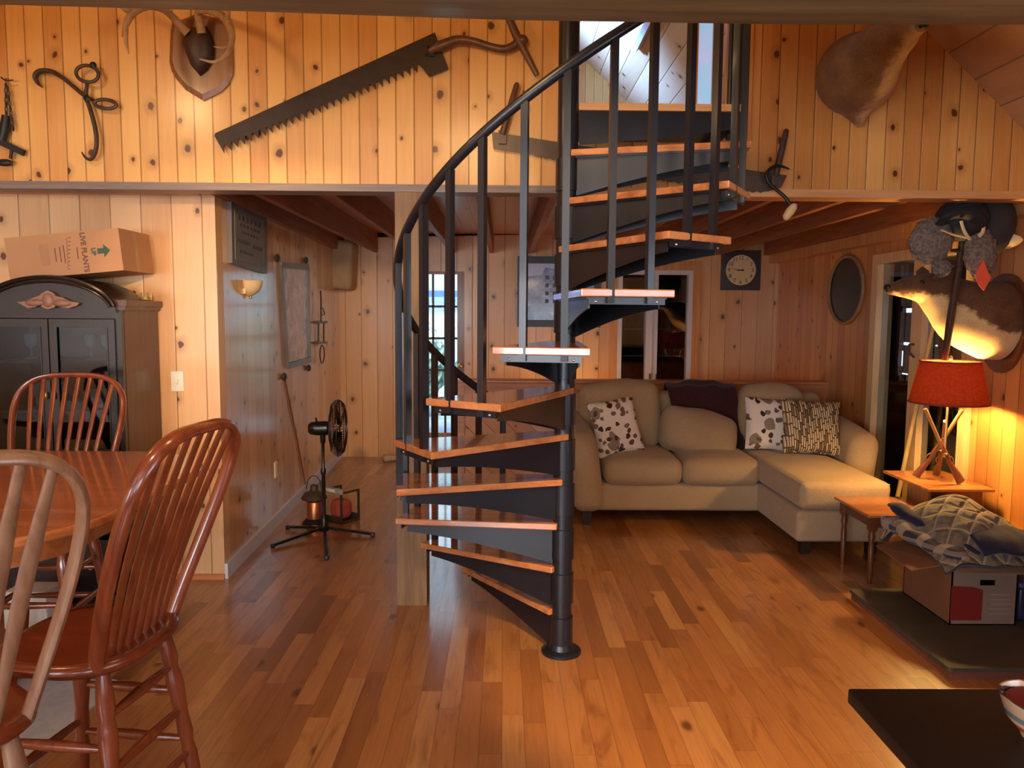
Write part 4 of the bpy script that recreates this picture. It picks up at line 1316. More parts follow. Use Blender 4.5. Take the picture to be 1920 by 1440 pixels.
FM = Matrix((Vector((0, 0, 1)).cross(ax), Vector((0, 0, 1)), ax)).transposed().to_4x4(); FM.translation = (fx, fy, zf)
mb = MB(); mb.lathe([(0, -.10), (.03, -.098), (.045, -.08), (.05, -.04), (.05, .03), (.035, .045), (0, .045)], FM, 20)
mb.tube([FM @ Vector((0, .045, -.04)), FM @ Vector((0, .075, -.045))], .007, 8)
mb.build('motor', M['fan'], e)
mb = MB()
R_ = .2
for k in range(64):
    a_ = 2*PI*k/64; ca, sa = math.cos(a_), math.sin(a_)
    for sgn in (-1, 1):
        pr_ = [(.035, sgn*.06), (.10, sgn*.058), (.165, sgn*.045), (R_-.008, sgn*.02), (R_, 0)]
        mb.tube([FM @ Vector((r_*ca, r_*sa, .105+z_)) for r_, z_ in pr_], .0018, 5, cap=False)
for r_, z_ in ((R_, 0), (.165, .045), (.165, -.045), (.1, .058), (.1, -.058), (.035, .06), (.035, -.06)):
    mb.tube([FM @ Vector((r_*math.cos(2*PI*k/40), r_*math.sin(2*PI*k/40), .105+z_)) for k in range(40)], .005 if r_ == R_ else .0028, 6, closed=True)
mb.lathe([(0, .05+.105), (.036, .058+.105), (.036, .064+.105), (0, .068+.105)], FM, 18)
mb.build('cage', M['fan'], e)
for k in range(3):
    mb = MB(); a0_ = 2*PI*k/3
    def bl_(u, v, a0_=a0_):
        r_ = .03+.145*v; a_ = a0_+(u-.5)*(1.5*(1-.25*v)); return FM @ Vector((r_*math.cos(a_), r_*math.sin(a_), .105+(u-.5)*.05))
    mb.grid(bl_, 8, 6); mb.build('blade', M['fan'], e, solid=.002)

# --- copper lantern and small open metal crate on the floor behind the fan
b0 = at(590, 982, 'Z', 0)
e = thing('copper_lantern', b0, 'old lantern with copper body and dark lid on floor behind the fan', 'lantern')
T_ = Matrix.Translation(b0)
mb = MB(); mb.lathe([(0, 0), (.088, 0), (.09, .012), (.07, .035), (.055, .045)], T_, 24); mb.build('base', M['iron_d'], e)
mb = MB(); mb.lathe([(.054, .045), (.054, .165), (.05, .17)], T_, 24); mb.build('body', M['copper'], e)
mb = MB(); mb.lathe([(.05, .168), (.092, .19), (.094, .2), (.07, .235), (.03, .25), (.028, .29), (.0, .3)], T_, 24); mb.build('lid', M['iron'], e)
mb = MB(); mb.tube([b0+Vector((.055*math.cos(t), 0, .26+.10*math.sin(t))) for t in [PI*k/14 for k in range(15)]], .004, 8); mb.build('handle', M['iron'], e)
b1 = at(640, 975, 'Z', 0)
e = thing('metal_crate', b1, 'small open grey metal crate holding a red cloth, right of the copper lantern', 'crate')
CM = Matrix.Translation(b1) @ Matrix.Rotation(rad(52), 4, 'Z')
mb = MB()
for y in (-.10, .10):
    mb.box(-.09, .09, y-.006, y+.006, .0, .02, CM); mb.box(-.09, -.075, y-.006, y+.006, 0, .24, CM); mb.box(.075, .09, y-.006, y+.006, 0, .24, CM); mb.box(-.09, .09, y-.006, y+.006, .225, .24, CM)
mb.box(-.09, .09, -.1, .1, 0, .01, CM); mb.box(-.09, -.08, -.1, .1, 0, .05, CM); mb.box(.08, .09, -.1, .1, 0, .05, CM)
mb.build('frame', M['saw2'], e, smooth=False)
mb = MB(); mb.box(-.1, -.075, -.12, .12, .225, .265, CM, .006); mb.build('top_bar', plain('grey_bar', srgb(140, 136, 140), .4), e)
mb = MB(); mb.box(-.102, -.1, -.05, .05, .234, .257, CM); mb.build('label_plate', M['white'], e, smooth=False)
mb = MB(); mb.rbox(.13, .15, .15, .05, CM @ Matrix.Translation((0, 0, .09)), 3, 2)
tag(mb.build('folded_cloth', plain('dull_red_cloth', srgb(150, 62, 44), .9, 0, .2)), 'dull red cloth bundled inside the small metal crate', 'cloth')
c = at(734, 866, 'Z', 0)
mb = MB(); mb.rbox(.2, .08, .06, .028, Matrix.Translation(c+Vector((0, .05, .032))) @ Matrix.Rotation(.3, 4, 'Z'), 3, 2, fn=lambda q_: Vector((q_.x, q_.y*(1-.2*q_.x/.1), q_.z*(1-.35*q_.x/.1))))
tag(mb.build('slipper', plain('pale_slipper', srgb(176, 152, 130), .8)), 'small pale slipper on the floor by the far wall behind the stair post', 'shoe')

# ================================================================ DINING TABLE AND STOOLS
TZ = .915
def rrect(x0, x1, y0, y1, r, n=8):
    o = []
    for cx, cy, a_ in ((x1-r, y1-r, 0), (x0+r, y1-r, 90), (x0+r, y0+r, 180), (x1-r, y0+r, 270)):
        for k in range(n+1):
            t = rad(a_+90*k/n); o.append((cx+r*math.cos(t), cy+r*math.sin(t)))
    return o
tx1 = -1.235
e = thing('dining_table', (-2.2, 2.7, 0), 'glossy orange-brown counter-height wooden dining table at the left edge', 'table')
mb = MB(); mb.prism(rrect(-3.1, tx1, 1.98, 3.5, .46, 10), TZ-.032, TZ); t_ = mb.build('tabletop', M['table'], e, angle=60)
md = t_.modifiers.new('edge', 'BEVEL'); md.width = .01; md.segments = 3; md.limit_method = 'ANGLE'
mb = MB(); o_ = rrect(-2.98, tx1-.12, 2.1, 3.38, .36, 10); i_ = rrect(-2.95, tx1-.15, 2.13, 3.35, .33, 10); n = len(o_)
vs = [(x, y, z) for z in (TZ-.12, TZ-.033) for x, y in o_]+[(x, y, z) for z in (TZ-.12, TZ-.033) for x, y in i_]
fs = []
for i in range(n):
    j = (i+1) % n
    fs += [(i, j, n+j, n+i), (2*n+j, 2*n+i, 3*n+i, 3*n+j), (j, i, 2*n+i, 2*n+j)]
mb.add(vs, fs); mb.build('apron', M['table'], e)
mb = MB(); mb.lathe([(.13, .06), (.14, .1), (.09, .2), (.07, .35), (.1, .5), (.12, .6), (.08, .72), (.1, .8), (.2, .88)], Matrix.Translation((-2.3, 2.75, 0)), 24); mb.build('pedestal', M['table'], e)
for k in range(4):
    a_ = rad(45+90*k); mb = MB(); mb.tube([(-2.3+.08*math.cos(a_), 2.75+.08*math.sin(a_), .2), (-2.3+.25*math.cos(a_), 2.75+.25*math.sin(a_), .12), (-2.3+.4*math.cos(a_), 2.75+.4*math.sin(a_), .047)], [.05, .045, .03], 10); mb.build('foot', M['table'], e)

def make_stool(name, label, wd, wseat, spindle_w, nsp, loc, rz, ZT=1.245):
    """counter-height bow-back Windsor stool; front is local +Y"""
    e = bpy.data.objects.new(name, None); COL.objects.link(e)
    tag(e, label, 'chair', 'wooden bow-back stools round the dining table')
    SZ = .64
    mb = MB()
    def seat(q):
        q = Vector(q)
        t = q.y/.22
        q.x *= 1.0 - .10*max(0, -t)
        if q.z > 0:
            q.z -= .012*(1-min(1, (q.x/.2)**2))*(1-min(1, ((q.y-.0)/.2)**2))
        return q
    prof = []
    n = 40
    out_ = []
    for k in range(n):
        t = 2*PI*k/n
        c_, s_ = math.cos(t), math.sin(t)
        x = .222*math.copysign(abs(c_)**.66, c_); y = .205*math.copysign(abs(s_)**.78, s_)
        out_.append((x, y))
    vs = []; 
    lv = [(.80, -.022), (.93, -.02), (1, -.006), (1, .006), (.96, .017), (.85, .016), (.55, .008), (.2, .004)]
    for f_, z_ in lv: vs += [(x*f_, y*f_, SZ+z_) for x, y in out_]
    fs = [tuple(range(n-1, -1, -1)), tuple(range((len(lv)-1)*n, len(lv)*n))]
    for i in range(len(lv)-1):
        for k in range(n): fs.append((i*n+k, i*n+(k+1) % n, (i+1)*n+(k+1) % n, (i+1)*n+k))
    mb.add(vs, fs); mb.build('seat', wseat, e, angle=60)
    # bow
    rec = .195
    def back_y(z): 
        t = (z-SZ)/(ZT-SZ); return -.135 - .215*(t**1.1)
    def hoop(t):           # t in 0..1 along the bow
        a_ = PI*t
        # narrow at the seat, widest two thirds up
        if t < .5: s_ = -1; q_ = t*2
        else: s_ = 1; q_ = (1-t)*2
        z = SZ + (ZT-SZ)*math.sin(q_*PI/2)**1.0
        hz = (z-SZ)/(ZT-SZ)
        q2 = q_
        x = (.176+.074*math.sin(min(1, q2/.52)*PI/2))*(1 if q2 < .52 else math.cos((q2-.52)/.48*PI/2)**.62)
        return Vector((s_*x, back_y(z), z))
    hp = [hoop(k/44) for k in range(45)]
    mb = MB(); mb.tube(hp, [(.0135, .021)]*45, 12, up=(0, 1, 0)); mb.build('back_bow', wd, e)
    for k in range(nsp):
        u = (k+1)/(nsp+1)*2-1
        xb = u*.155; 
        # find the bow point the spindle fans out to
        xt = u*.242
        best = max((p for p in hp if (p.x-xt)*1.0 >= -.02 and abs(p.x-xt) < .03), key=lambda p: p.z, default=Vector((xt, back_y(ZT), ZT)))
        zt_ = best.z
        pts = []
        for j in range(9):
            f_ = j/8; z = SZ+.01+(zt_-SZ-.01)*f_
            pts.append(Vector((xb+(xt-xb)*f_, back_y(z)+.01*math.sin(f_*PI), z)))
        rr = [(w_, .0075) for w_ in [spindle_w[min(8, j)] for j in range(9)]]
        mb = MB(); mb.tube(pts, rr, 10, up=(0, 1, 0)); mb.build('spindle', wd, e)
    # legs, splayed and turned
    tops = {}; 
    for sx in (-1, 1):
        for sy in (-1, 1):
            a_ = Vector((sx*.14, sy*.13, SZ-.015)); b_ = Vector((sx*.205, sy*.20, 0))
            fr_ = [0, .08, .16, .2, .24, .3, .45, .55, .6, .66, .8, .92, 1]
            rr = [.016, .021, .024, .019, .024, .025, .019, .022, .017, .022, .02, .016, .013]
            mb = MB(); mb.tube([a_.lerp(b_, f_) for f_ in fr_], rr, 12); mb.build('leg', wd, e)
            tops[(sx, sy)] = (a_, b_)
    def on(l, z):
        a_, b_ = tops[l]; return a_.lerp(b_, (a_.z-z)/(a_.z-b_.z))
    for (l1, l2, zs) in (((-1, -1), (1, -1), (.50, .36, .22)), ((-1, 1), (1, 1), (.30,)), ((-1, -1), (-1, 1), (.42, .26)), ((1, -1), (1, 1), (.42, .26))):
        for z in zs:
            p_, q_ = on(l1, z), on(l2, z)
            mb = MB(); mb.tube([p_, p_.lerp(q_, .25), p_.lerp(q_, .5), p_.lerp(q_, .75), q_], [.009, .013, .016, .013, .009], 10); mb.build('stretcher', wd, e)
    e.location = (loc[0], loc[1], 0); e.rotation_euler = (0, 0, rad(rz))
    return e
thin = [.008, .008, .009, .0095, .01, .0105, .011, .011, .010]
wide = [.009, .012, .015, .017, .018, .018, .016, .013, .011]
make_stool('dining_stool', 'red-brown bow-back stool facing the camera on the far side of the table', M['chair'], M['chair_seat'], thin, 8, (-2.05, 3.36), 184)
make_stool('dining_stool', 'red-brown bow-back stool seen from behind at the right end of the table', M['chair'], M['chair_seat'], wide, 7, (-1.15, 2.085), 83)
make_stool('dining_stool', 'worn oak bow-back stool nearest the camera, cut off by the left edge', M['chair_g'], M['chair_seat'], wide, 7, (-1.28, 1.605), 51, 1.275)
mb = MB(); mb.prism(rrect(-2.75, -1.60, 2.3, 3.12, .04, 4), .001, .012)
tag(mb.build('area_rug', M['rug'], smooth=False), 'pale grey rug lying under the dining table', 'rug')
c = at(52, 1152, 'Z', .08)
mb = MB(); mb.box(c.x-.12, c.x+.09, c.y, c.y+.16, 0.0, .19, None, .01)
tag(mb.build('storage_bin', M['white']), 'small white bin on the floor in front of the cabinet, below the table', 'bin')
# ================================================================ BACK WALL THINGS
pk = at(1388, 507, 'Y', YB)
e = thing('wall_clock', pk, 'square dark wall clock with round pale face on the back wall', 'clock')
hw_ = at(1425, 507, 'Y', YB).x-pk.x
mb = MB(); mb.box(pk.x-hw_, pk.x+hw_, YB-.03, YB, pk.z-hw_, pk.z+hw_, None, .006); mb.build('case', M['frame_d'], e)
CM = frame((pk.x-.005, YB-.031, pk.z), (1, 0, 0), (0, 0, 1))      # local z faces the room
rf = hw_*.77
mb = MB(); mb.lathe([(0, .0), (rf, .0), (rf, .004), (0, .004)], CM, 40); mb.build('dial', M['cream'], e, smooth=False)
mb = MB(); mb.tube([CM @ Vector((rf*1.02*math.cos(2*PI*k/40), rf*1.02*math.sin(2*PI*k/40), .003)) for k in range(40)], .006, 8, closed=True); mb.build('bezel', M['frame_d'], e)
mb = MB()
for h in range(1, 13):
    a_ = PI/2-2*PI*h/12
    vs, fs = text_mesh(str(h), rf*.34, CM @ Matrix.Translation((rf*.78*math.cos(a_), rf*.78*math.sin(a_), .006)), .001); mb.add(vs, fs)
mb.build('numerals', M['iron_d'], e, smooth=False)
for ang, ln, w_ in ((90+360-46.7*6, rf*.8, .010), (90-(8+46.7/60)*30, rf*.45, .016)):
    a_ = rad(ang); d_ = Vector((math.cos(a_), math.sin(a_), 0)); n_ = Vector((-d_.y, d_.x, 0))
    mb = MB(); mb.prism([tuple((n_*w_*.5-d_*.03)[:2]), tuple((d_*ln)[:2]), tuple((-n_*w_*.5-d_*.03)[:2])], .008, .011, CM); mb.build('hand', M['iron_d'], e, smooth=False)

# picture on the back wall, behind the column
px0, px1 = at(970, 550, 'Y', YB).x, at(1126, 550, 'Y', YB).x
pz1, pz0 = at(1010, 481, 'Y', YB).z, at(1010, 613, 'Y', YB).z
e = thing('framed_picture', ((px0+px1)/2, YB, (pz0+pz1)/2), 'dark-framed black and white building photograph on the back wall behind the column', 'picture')
mb = MB(); w_ = .075
mb.box(px0, px0+w_, YB-.035, YB, pz0, pz1); mb.box(px1-w_, px1, YB-.035, YB, pz0, pz1); mb.box(px0+w_, px1-w_, YB-.035, YB, pz1-w_, pz1); mb.box(px0+w_, px1-w_, YB-.035, YB, pz0, pz0+w_)
mb.build('frame', plain('blue_grey_frame', srgb(52, 58, 72), .35, 0, .1), e, smooth=False)
mb = MB(); mb.box(px0+w_, px1-w_, YB-.012, YB-.008, pz0+w_, pz1-w_); mb.build('print', plain('print_sky', srgb(200, 216, 252), .2, 0, .05, 5., .5, .5), e, smooth=False)
mb = MB()
bx = lambda u: px0+w_+(px1-px0-2*w_)*u
bz = lambda v: pz0+w_+(pz1-pz0-2*w_)*v
bp = NB('print_building'); vv = bp.noise(bp.obj(), 9, 4, .7)[0]
bp = bp.bsdf(bp.ramp(vv, [(.3, srgb(96, 120, 168)), (.55, srgb(140, 166, 214)), (.75, srgb(190, 210, 246))]), .2, 0, .5, .4)
mb.prism([(bx(0), bz(0)), (bx(1), bz(0)), (bx(1), bz(.8)), (bx(.8), bz(.86)), (bx(.3), bz(.93)), (bx(.24), bz(.8)), (bx(0), bz(.76))], YB-.014, YB-.012, WX)
mb.build('printed_building', bp, e, smooth=False)
mb = MB()
for i in range(6):
    for j in range(4):
        u, v = .3+.11*i, .3+.14*j; mb.box(bx(u), bx(u+.05), YB-.0155, YB-.014, bz(v), bz(v+.07))
mb.build('printed_windows', plain('print_dark', srgb(66, 78, 104), .4), e, smooth=False)

# oval mirror on the right wall
q0, q1 = at(1558, 543, 'X', XR), at(1622, 543, 'X', XR)
qt, qb = at(1590, 481, 'X', XR), at(1590, 606, 'X', XR)
cy, cz, ry, rz_ = (q0.y+q1.y)/2, (qt.z+qb.z)/2, abs(q0.y-q1.y)/2, abs(qt.z-qb.z)/2
e = thing('oval_mirror', (XR, cy, cz), 'dark oval mirror in a thin pale rim on the right wall', 'mirror')
mb = MB(); mb.tube([(XR-.015, cy+ry*math.cos(2*PI*k/48), cz+rz_*math.sin(2*PI*k/48)) for k in range(48)], .017, 10, closed=True); mb.build('rim', plain('pale_rim', srgb(150, 116, 80), .5), e)
mb = MB(); mb.prism([(cy+ry*math.cos(2*PI*k/48), cz+rz_*math.sin(2*PI*k/48)) for k in range(48)], XR-.012, XR-.004, Matrix(((0, 0, 1, 0), (1, 0, 0, 0), (0, 1, 0, 0), (0, 0, 0, 1))))
mb.build('mirror_glass', plain('dark_mirror', srgb(26, 22, 18), .22, .0, .1, 3., .45), e, smooth=False)

# ================================================================ SOFA
FS = 5.57
e = thing('sectional_sofa', (1.6, 6.0, 0), 'beige fabric sectional sofa with a chaise at its right end', 'sofa')
F_ = M['sofa']
mb = MB(); mb.rbox(1.92-.60, .95, .21, .03, Matrix.Translation(((.60+1.92)/2, FS+.03+.475, .205)), 3, 2)
mb.rbox(.60, 1.70, .21, .03, Matrix.Translation((2.19, 4.82+.85, .205)), 3, 2)
mb.build('base', F_, e)
def arm(xc, w, y0, y1, flip):
    def sh(q):
        t = (q.y+ (y1-y0)/2)/(y1-y0)           # front .. back
        top = .66+.08*t+.03*math.sin(t*PI)
        if q.z > 0: q = Vector((q.x, q.y, q.z)); q.z += (top-.62)*(q.z/.27)
        q.x += flip*.05*max(0, (q.z+.1))/.4
        return q
    mb = MB(); mb.rbox(w, y1-y0, .54, .085, Matrix.Translation((xc, (y0+y1)/2, .37)), 5, 6, (0, .02, 0), sh)
    return mb.build('arm', F_, e)
arm(.625, .22, FS-.06, 6.45, -1); arm(2.60, .23, FS-.08, 6.45, 1)
mb = MB(); mb.rbox(2.10, .22, .80, .07, Matrix.Translation((1.60, 6.42, .52)), 4, 4); mb.build('back', F_, e)
for xc in (1.035, 1.615):
    mb = MB(); mb.rbox(.575, .78, .2, .07, Matrix.Translation((xc, FS+.36, .40)), 4, 5, (.012, .02, .035)); mb.build('seat_cushion', F_, e)
mb = MB(); mb.rbox(.585, 1.50, .18, .045, Matrix.Translation((2.185, 4.78+.75, .41)), 4, 6, (.01, .015, .02)); c_ = mb.build('chaise_cushion', F_, e)
mb = MB(); mb.tube([(1.905, 4.80, .485), (2.465, 4.80, .485)], .005, 8); mb.tube([(1.905, 4.80, .485), (1.905, 5.5, .49)], .005, 8); mb.build('piping', F_, c_)
def cushion(xc, y, z, w, h, t, rx, ry, nm='back_cushion', par=None, mat=None, puff=.05):
    Mx = Matrix.Translation((xc, y, z)) @ Matrix.Rotation(rad(ry), 4, 'Y') @ Matrix.Rotation(rad(rx), 4, 'X')
    def lump(q):
        q = Vector(q); q.z += .012*math.sin(q.x*13+1)*max(0, q.z/h*2); return q
    mb = MB(); mb.rbox(w, t, h, .075, Mx, 4, 6, (.015, puff, .02), lump)
    return mb.build(nm, mat or F_, par or e)
cushion(.935, 6.13, .755, .62, .52, .17, -12, -3)
cushion(1.53, 5.98, .63, .58, .34, .22, -32, 13)
cushion(2.17, 6.19, .76, .50, .46, .17, -10, 4)
for (x, y) in ((.62, FS+.03), (1.98, 4.92), (2.42, 4.92), (2.62, 6.3), (.62, 6.35)):
    mb = MB(); mb.lathe([(.038, 0), (.046, .1)], Matrix.Translation((x, y, 0)) @ Matrix.Rotation(PI/4, 4, 'Z'), 4); mb.build('foot', M['sofa_leg'], e, smooth=False)

# throw blanket over the back
def thr(u, v):
    x = 1.36+.56*u
    # path: behind the back, over the top, down the front, onto the seat
    path = [(6.555, .70), (6.555, .90), (6.52, .965), (6.40, .975), (6.29, .95), (6.21, .84), (6.10, .74), (5.99, .69)]
    s_ = v*(len(path)-1); i = min(len(path)-2, int(s_)); f = s_-i
    y = path[i][0]*(1-f)+path[i+1][0]*f; z = path[i][1]*(1-f)+path[i+1][1]*f
    if v > .6: 
        z -= (v-.6)*.55*(u**1.3); y += (v-.6)*.15*u
    z += .008*math.sin(u*17+v*5)+.008; y += .006*math.sin(u*23)
    return Vector((x+.012*math.sin(v*9), y-.006, z+.035*(1-abs(2*u-1))*(1 if v < .5 else .3)))
mb = MB(); mb.grid(thr, 28, 30)
tag(mb.build('throw_blanket', M['throw'], solid=.012, offs=0), 'dark maroon throw blanket draped over the middle of the sofa back', 'blanket')

def pillow(w, h, t, Mx, mat, name, label, group, seed=0):
    n = 22
    rr_ = random.Random(seed)
    vs = []; fs = []
    def P(u, v, s_):
        x = w/2*u*(1-.05*(1-v*v)*0-.06*(1-abs(v))**1.0*abs(u)); z = h/2*v*(1-.06*(1-abs(u))*abs(v))
        d_ = ((1-u**4)*(1-v**4))**.55 if abs(u) < 1 and abs(v) < 1 else 0
        return Vector((x, s_*t/2*d_, z))
    mb = MB()
    for s_ in (-1, 1):
        f = (lambda a_, b_, s_=s_: Mx @ P(a_*2-1, b_*2-1, s_)) if s_ < 0 else (lambda a_, b_, s_=s_: Mx @ P(1-a_*2, b_*2-1, s_))
        mb.grid(f, n, n)
    o = mb.build(name, mat, angle=80)
    # keep the pattern on the pillow: generated coordinates follow its shape
    return tag(o, label, 'pillow', group)
def floral():
    b = NB('floral_pillow_print'); g = b.obj()
    n_ = b.noise(g, 16, 2)['Color'] if False else b.noise(g, 14, 2)[1]
    gx = b.sep(g); g = b.comb(gx[0], gx[2], 0)
    mixv = b.n('ShaderNodeMix', data_type='VECTOR'); mixv.inputs[0].default_value = .05; b.put(mixv.inputs[4], g); b.put(mixv.inputs[5], n_)
    v = b.vor(mixv.outputs[1], 20., dim='2D')
    s_ = b.sep(v['Color'])
    on = b.math('GREATER_THAN', s_[0], .3); r_ = b.math('MULTIPLY_ADD', s_[1], .2, .22)
    m_ = b.math('MULTIPLY', on, b.math('LESS_THAN', v['Distance'], r_))
    v2 = b.vor(mixv.outputs[1], 8.5, dim='2D'); s2 = b.sep(v2['Color'])
    big = b.math('MULTIPLY', b.math('GREATER_THAN', s2[0], .62), b.math('LESS_THAN', v2['Distance'], .36))
    dark = b.ramp(s_[2], [(0, srgb(52, 38, 32)), (.5, srgb(92, 68, 56)), (1, srgb(132, 112, 98))])
    col = b.mix(big, srgb(226, 212, 196), srgb(140, 124, 108))
    col = b.mix(m_, col, dark)
    return b.bsdf(col, .9, 0, .2)
def striped():
    b = NB('striped_pillow_print'); x = b.sep(b.obj())
    w_ = b.noise(b.obj(), 24, 2)[0]
    t = b.math('MULTIPLY_ADD', w_, .5, b.math('DIVIDE', x[0], .0165))
    row = b.math('FLOOR', t); fr_ = b.math('SUBTRACT', t, row); r_ = b.white(row)[0]
    u = b.math('MULTIPLY_ADD', r_, 9., b.math('DIVIDE', x[2], .085)); seg_ = b.math('FLOOR', u)
    r2 = b.white(b.comb(row, seg_, 0), '3D')[0]
    fu = b.math('SUBTRACT', u, seg_)
    c_ = b.ramp(r2, [(0, srgb(226, 204, 164)), (.62, srgb(214, 190, 150)), (.68, srgb(146, 122, 92)), (1, srgb(118, 98, 74))])
    gap = b.math('MINIMUM', b.math('MINIMUM', fr_, b.math('SUBTRACT', 1., fr_)), b.math('MULTIPLY', b.math('MINIMUM', fu, b.math('SUBTRACT', 1., fu)), 2.5))
    col = b.mix(b.smooth(gap, .08, .2, 1, 0), c_, srgb(84, 66, 48))
    return b.bsdf(col, .9, 0, .2, 0, .1, b.bump(b.smooth(gap, 0, .4), .8, .012))
M['floral'] = floral(); M['striped'] = striped()
PM = lambda x, y, z, rx, ry, rz_: Matrix.Translation((x, y, z)) @ Matrix.Rotation(rad(rz_), 4, 'Z') @ Matrix.Rotation(rad(ry), 4, 'Y') @ Matrix.Rotation(rad(rx), 4, 'X')
c = at(1151, 800, 'Y', 5.81)
pillow(.37, .43, .15, PM(c.x+.015, 5.81, c.z, -18, -9, 12), M['floral'], 'throw_pillow', 'brown and white floral pillow leaning on the sofa\'s left arm', 'floral throw pillows')
c = at(1438, 795, 'Y', 5.95)
pillow(.38, .42, .14, PM(c.x+.02, 5.95, c.z, -20, 3, -4), M['floral'], 'throw_pillow', 'brown and white floral pillow on the chaise, tucked behind the striped one', 'floral throw pillows')
c = at(1521, 801, 'Y', 5.75)
pillow(.44, .42, .15, PM(c.x, 5.75, c.z, -20, 3, -4), M['striped'], 'throw_pillow', 'cream and brown streaked pillow at the right end of the sofa', None)

# ================================================================ END TABLE, LAMP
ZU, ZW = .55, .42
uA, uB, uC = at(1652, 882, 'Z', ZU), at(1745, 917, 'Z', ZU), at(1862, 913, 'Z', ZU)
lA, lB = at(1555, 928, 'Z', ZW), at(1633, 966, 'Z', ZW)
ux0, ux1, uy0, uy1 = (uA.x+uB.x)/2, min(uC.x, XR-.045), uB.y, uA.y
lx0, lx1_, ly0_, ly1 = (lA.x+lB.x)/2, ux1-.09, lB.y, lA.y-.035
e = thing('end_table', ((lx0+lx1_)/2, (ly0_+ly1)/2, 0), 'two-tier walnut step end table at the foot of the chaise', 'table')
mb = MB(); mb.box(ux0, ux1, uy0, uy1, ZU-.018, ZU, None, .005); mb.build('upper_top', M['end'], e)
mb = MB(); mb.box(lx0, lx1_, ly0_, ly1, ZW-.018, ZW, None, .005); mb.build('lower_top', M['end'], e)
# side panels of the upper tier with a rounded cut-out
WY = Matrix(((0, 0, 1, 0), (1, 0, 0, 0), (0, 1, 0, 0), (0, 0, 0, 1)))
for y in (uy0+.05, min(uy1, ly1)-.05):
    x0_, x1_ = ux0+.05, ux1-.05
    pts = [(x1_, ZW), (x1_, ZU-.018), (x0_+.0, ZU-.018), (x0_, ZW+.10)]
    pts = [(x0_, ZW), (x0_+.05, ZW)] + [(x0_+.08+.045*math.sin(t), ZW+.055-.045*math.cos(t)) for t in [PI*k/12 for k in range(13)]] + [(x0_+.04, ZW+.10), (x0_+.012, ZU-.018), (x1_, ZU-.018), (x1_, ZW)]
    pts = [(x1_, ZW), (x1_, ZU-.018), (x0_+.02, ZU-.018), (x0_+.02, ZW+.104)] + [(x0_+.075+.04*math.sin(t), ZW+.062+.042*math.cos(t)) for t in [PI*k/12 for k in range(13)]] + [(x0_+.02, ZW+.02), (x0_+.02, ZW)]
    mb = MB(); mb.prism(pts, y-.009, y+.009, WX); mb.build('side_panel', M['end_d'], e, smooth=False)
mb = MB(); mb.box(ux0+.035, ux0+.05, uy0+.06, min(uy1, ly1)-.06, ZW, ZU-.018); mb.build('back_panel', M['end_d'], e, smooth=False)
mb = MB(); mb.box(lx0+.04, lx1_-.02, ly0_+.04, ly0_+.055, ZW-.085, ZW-.018); mb.box(lx0+.04, lx1_-.02, ly1-.055, ly1-.04, ZW-.085, ZW-.018); mb.box(lx0+.04, lx0+.055, ly0_+.04, ly1-.04, ZW-.085, ZW-.018); mb.box(lx1_-.035, lx1_-.02, ly0_+.04, ly1-.04, ZW-.085, ZW-.018)
mb.build('apron', M['end_d'], e, smooth=False)
for x in (lx0+.05, lx1_-.04):
    for y in (ly0_+.05, ly1-.05):
        mb = MB(); mb.box(x-.022, x+.022, y-.022, y+.022, ZW-.1, ZW-.018)
        mb.lathe([(.012, 0), (.014, .03), (.018, .2), (.014, .25), (.021, .28), (.016, .30), (.022, ZW-.1)], Matrix.Translation((x, y, 0)), 14)
        mb.build('leg', M['end_d'], e, angle=50)

LX, LY = at(1775, 890, 'Z', ZU).x-.0, at(1775, 892, 'Z', ZU).y
LYc = 4.50
lpc = at(1775, 800, 'Y', LYc)
e = thing('table_lamp', (lpc.x, LYc, ZU), 'table lamp of three crossed rifles under a glowing orange-red shade', 'lamp')
stockm = wood('rifle_stock_wood', srgb(92, 52, 32), srgb(124, 76, 48), 'Z', .4, .3)
def rifle(b_, t_, sgn):
    b_, t_ = Vector(b_), Vector(t_)
    d_ = (t_-b_); L = d_.length; d_.normalize()
    sdv = d_.cross(Vector((0, 1, 0))).normalized()*sgn
    mb = MB()
    mb.tube([b_+d_*(L*f)+sdv*o for f, o in ((0, .016), (.10, .012), (.22, .004), (.30, 0), (.36, .003), (.45, 0), (.58, 0))], [(.027, .014), (.024, .013), (.017, .012), (.013, .011), (.016, .012), (.014, .011), (.011, .009)], 10, up=(0, 1, 0))
    st = mb.build('rifle', stockm, e)
    mb = MB(); mb.tube([b_+d_*(L*f)-sdv*.004 for f in (.36, .6, 1)], [.009, .0105, .011], 10); mb.build('barrel', M['brass'], st)
    mb = MB()
    mb.tube([b_+d_*(L*.30)+sdv*.014+sdv*.014*math.sin(t)+d_*(.025*math.cos(t)) for t in [PI*k/8 for k in range(9)]], .0025, 6)
    mb.tube([b_+d_*(L*.42)-sdv*.012, b_+d_*(L*.42)-sdv*.012+Vector((0, -.03, .0))], .004, 6); mb.ell(b_+d_*(L*.42)-sdv*.012+Vector((0, -.032, 0)), (.007,)*3, 8, 6)
    mb.build('trigger_guard', M['brass'], st)
zb = ZU+.008
bL, bR, bC = at(1722, 894, 'Z', zb), at(1797, 906, 'Z', zb), at(1760, 888, 'Z', zb)
def up_(px, py, y): return at(px, py, 'Y', y)
rifle(bR, up_(1736, 766, LYc-.04), -1); rifle(bL, up_(1803, 768, LYc+.02), 1); rifle(bC, up_(1771, 790, LYc+.05), 1)
zs0, zs1 = up_(1775, 755, LYc).z, up_(1775, 678, LYc).z
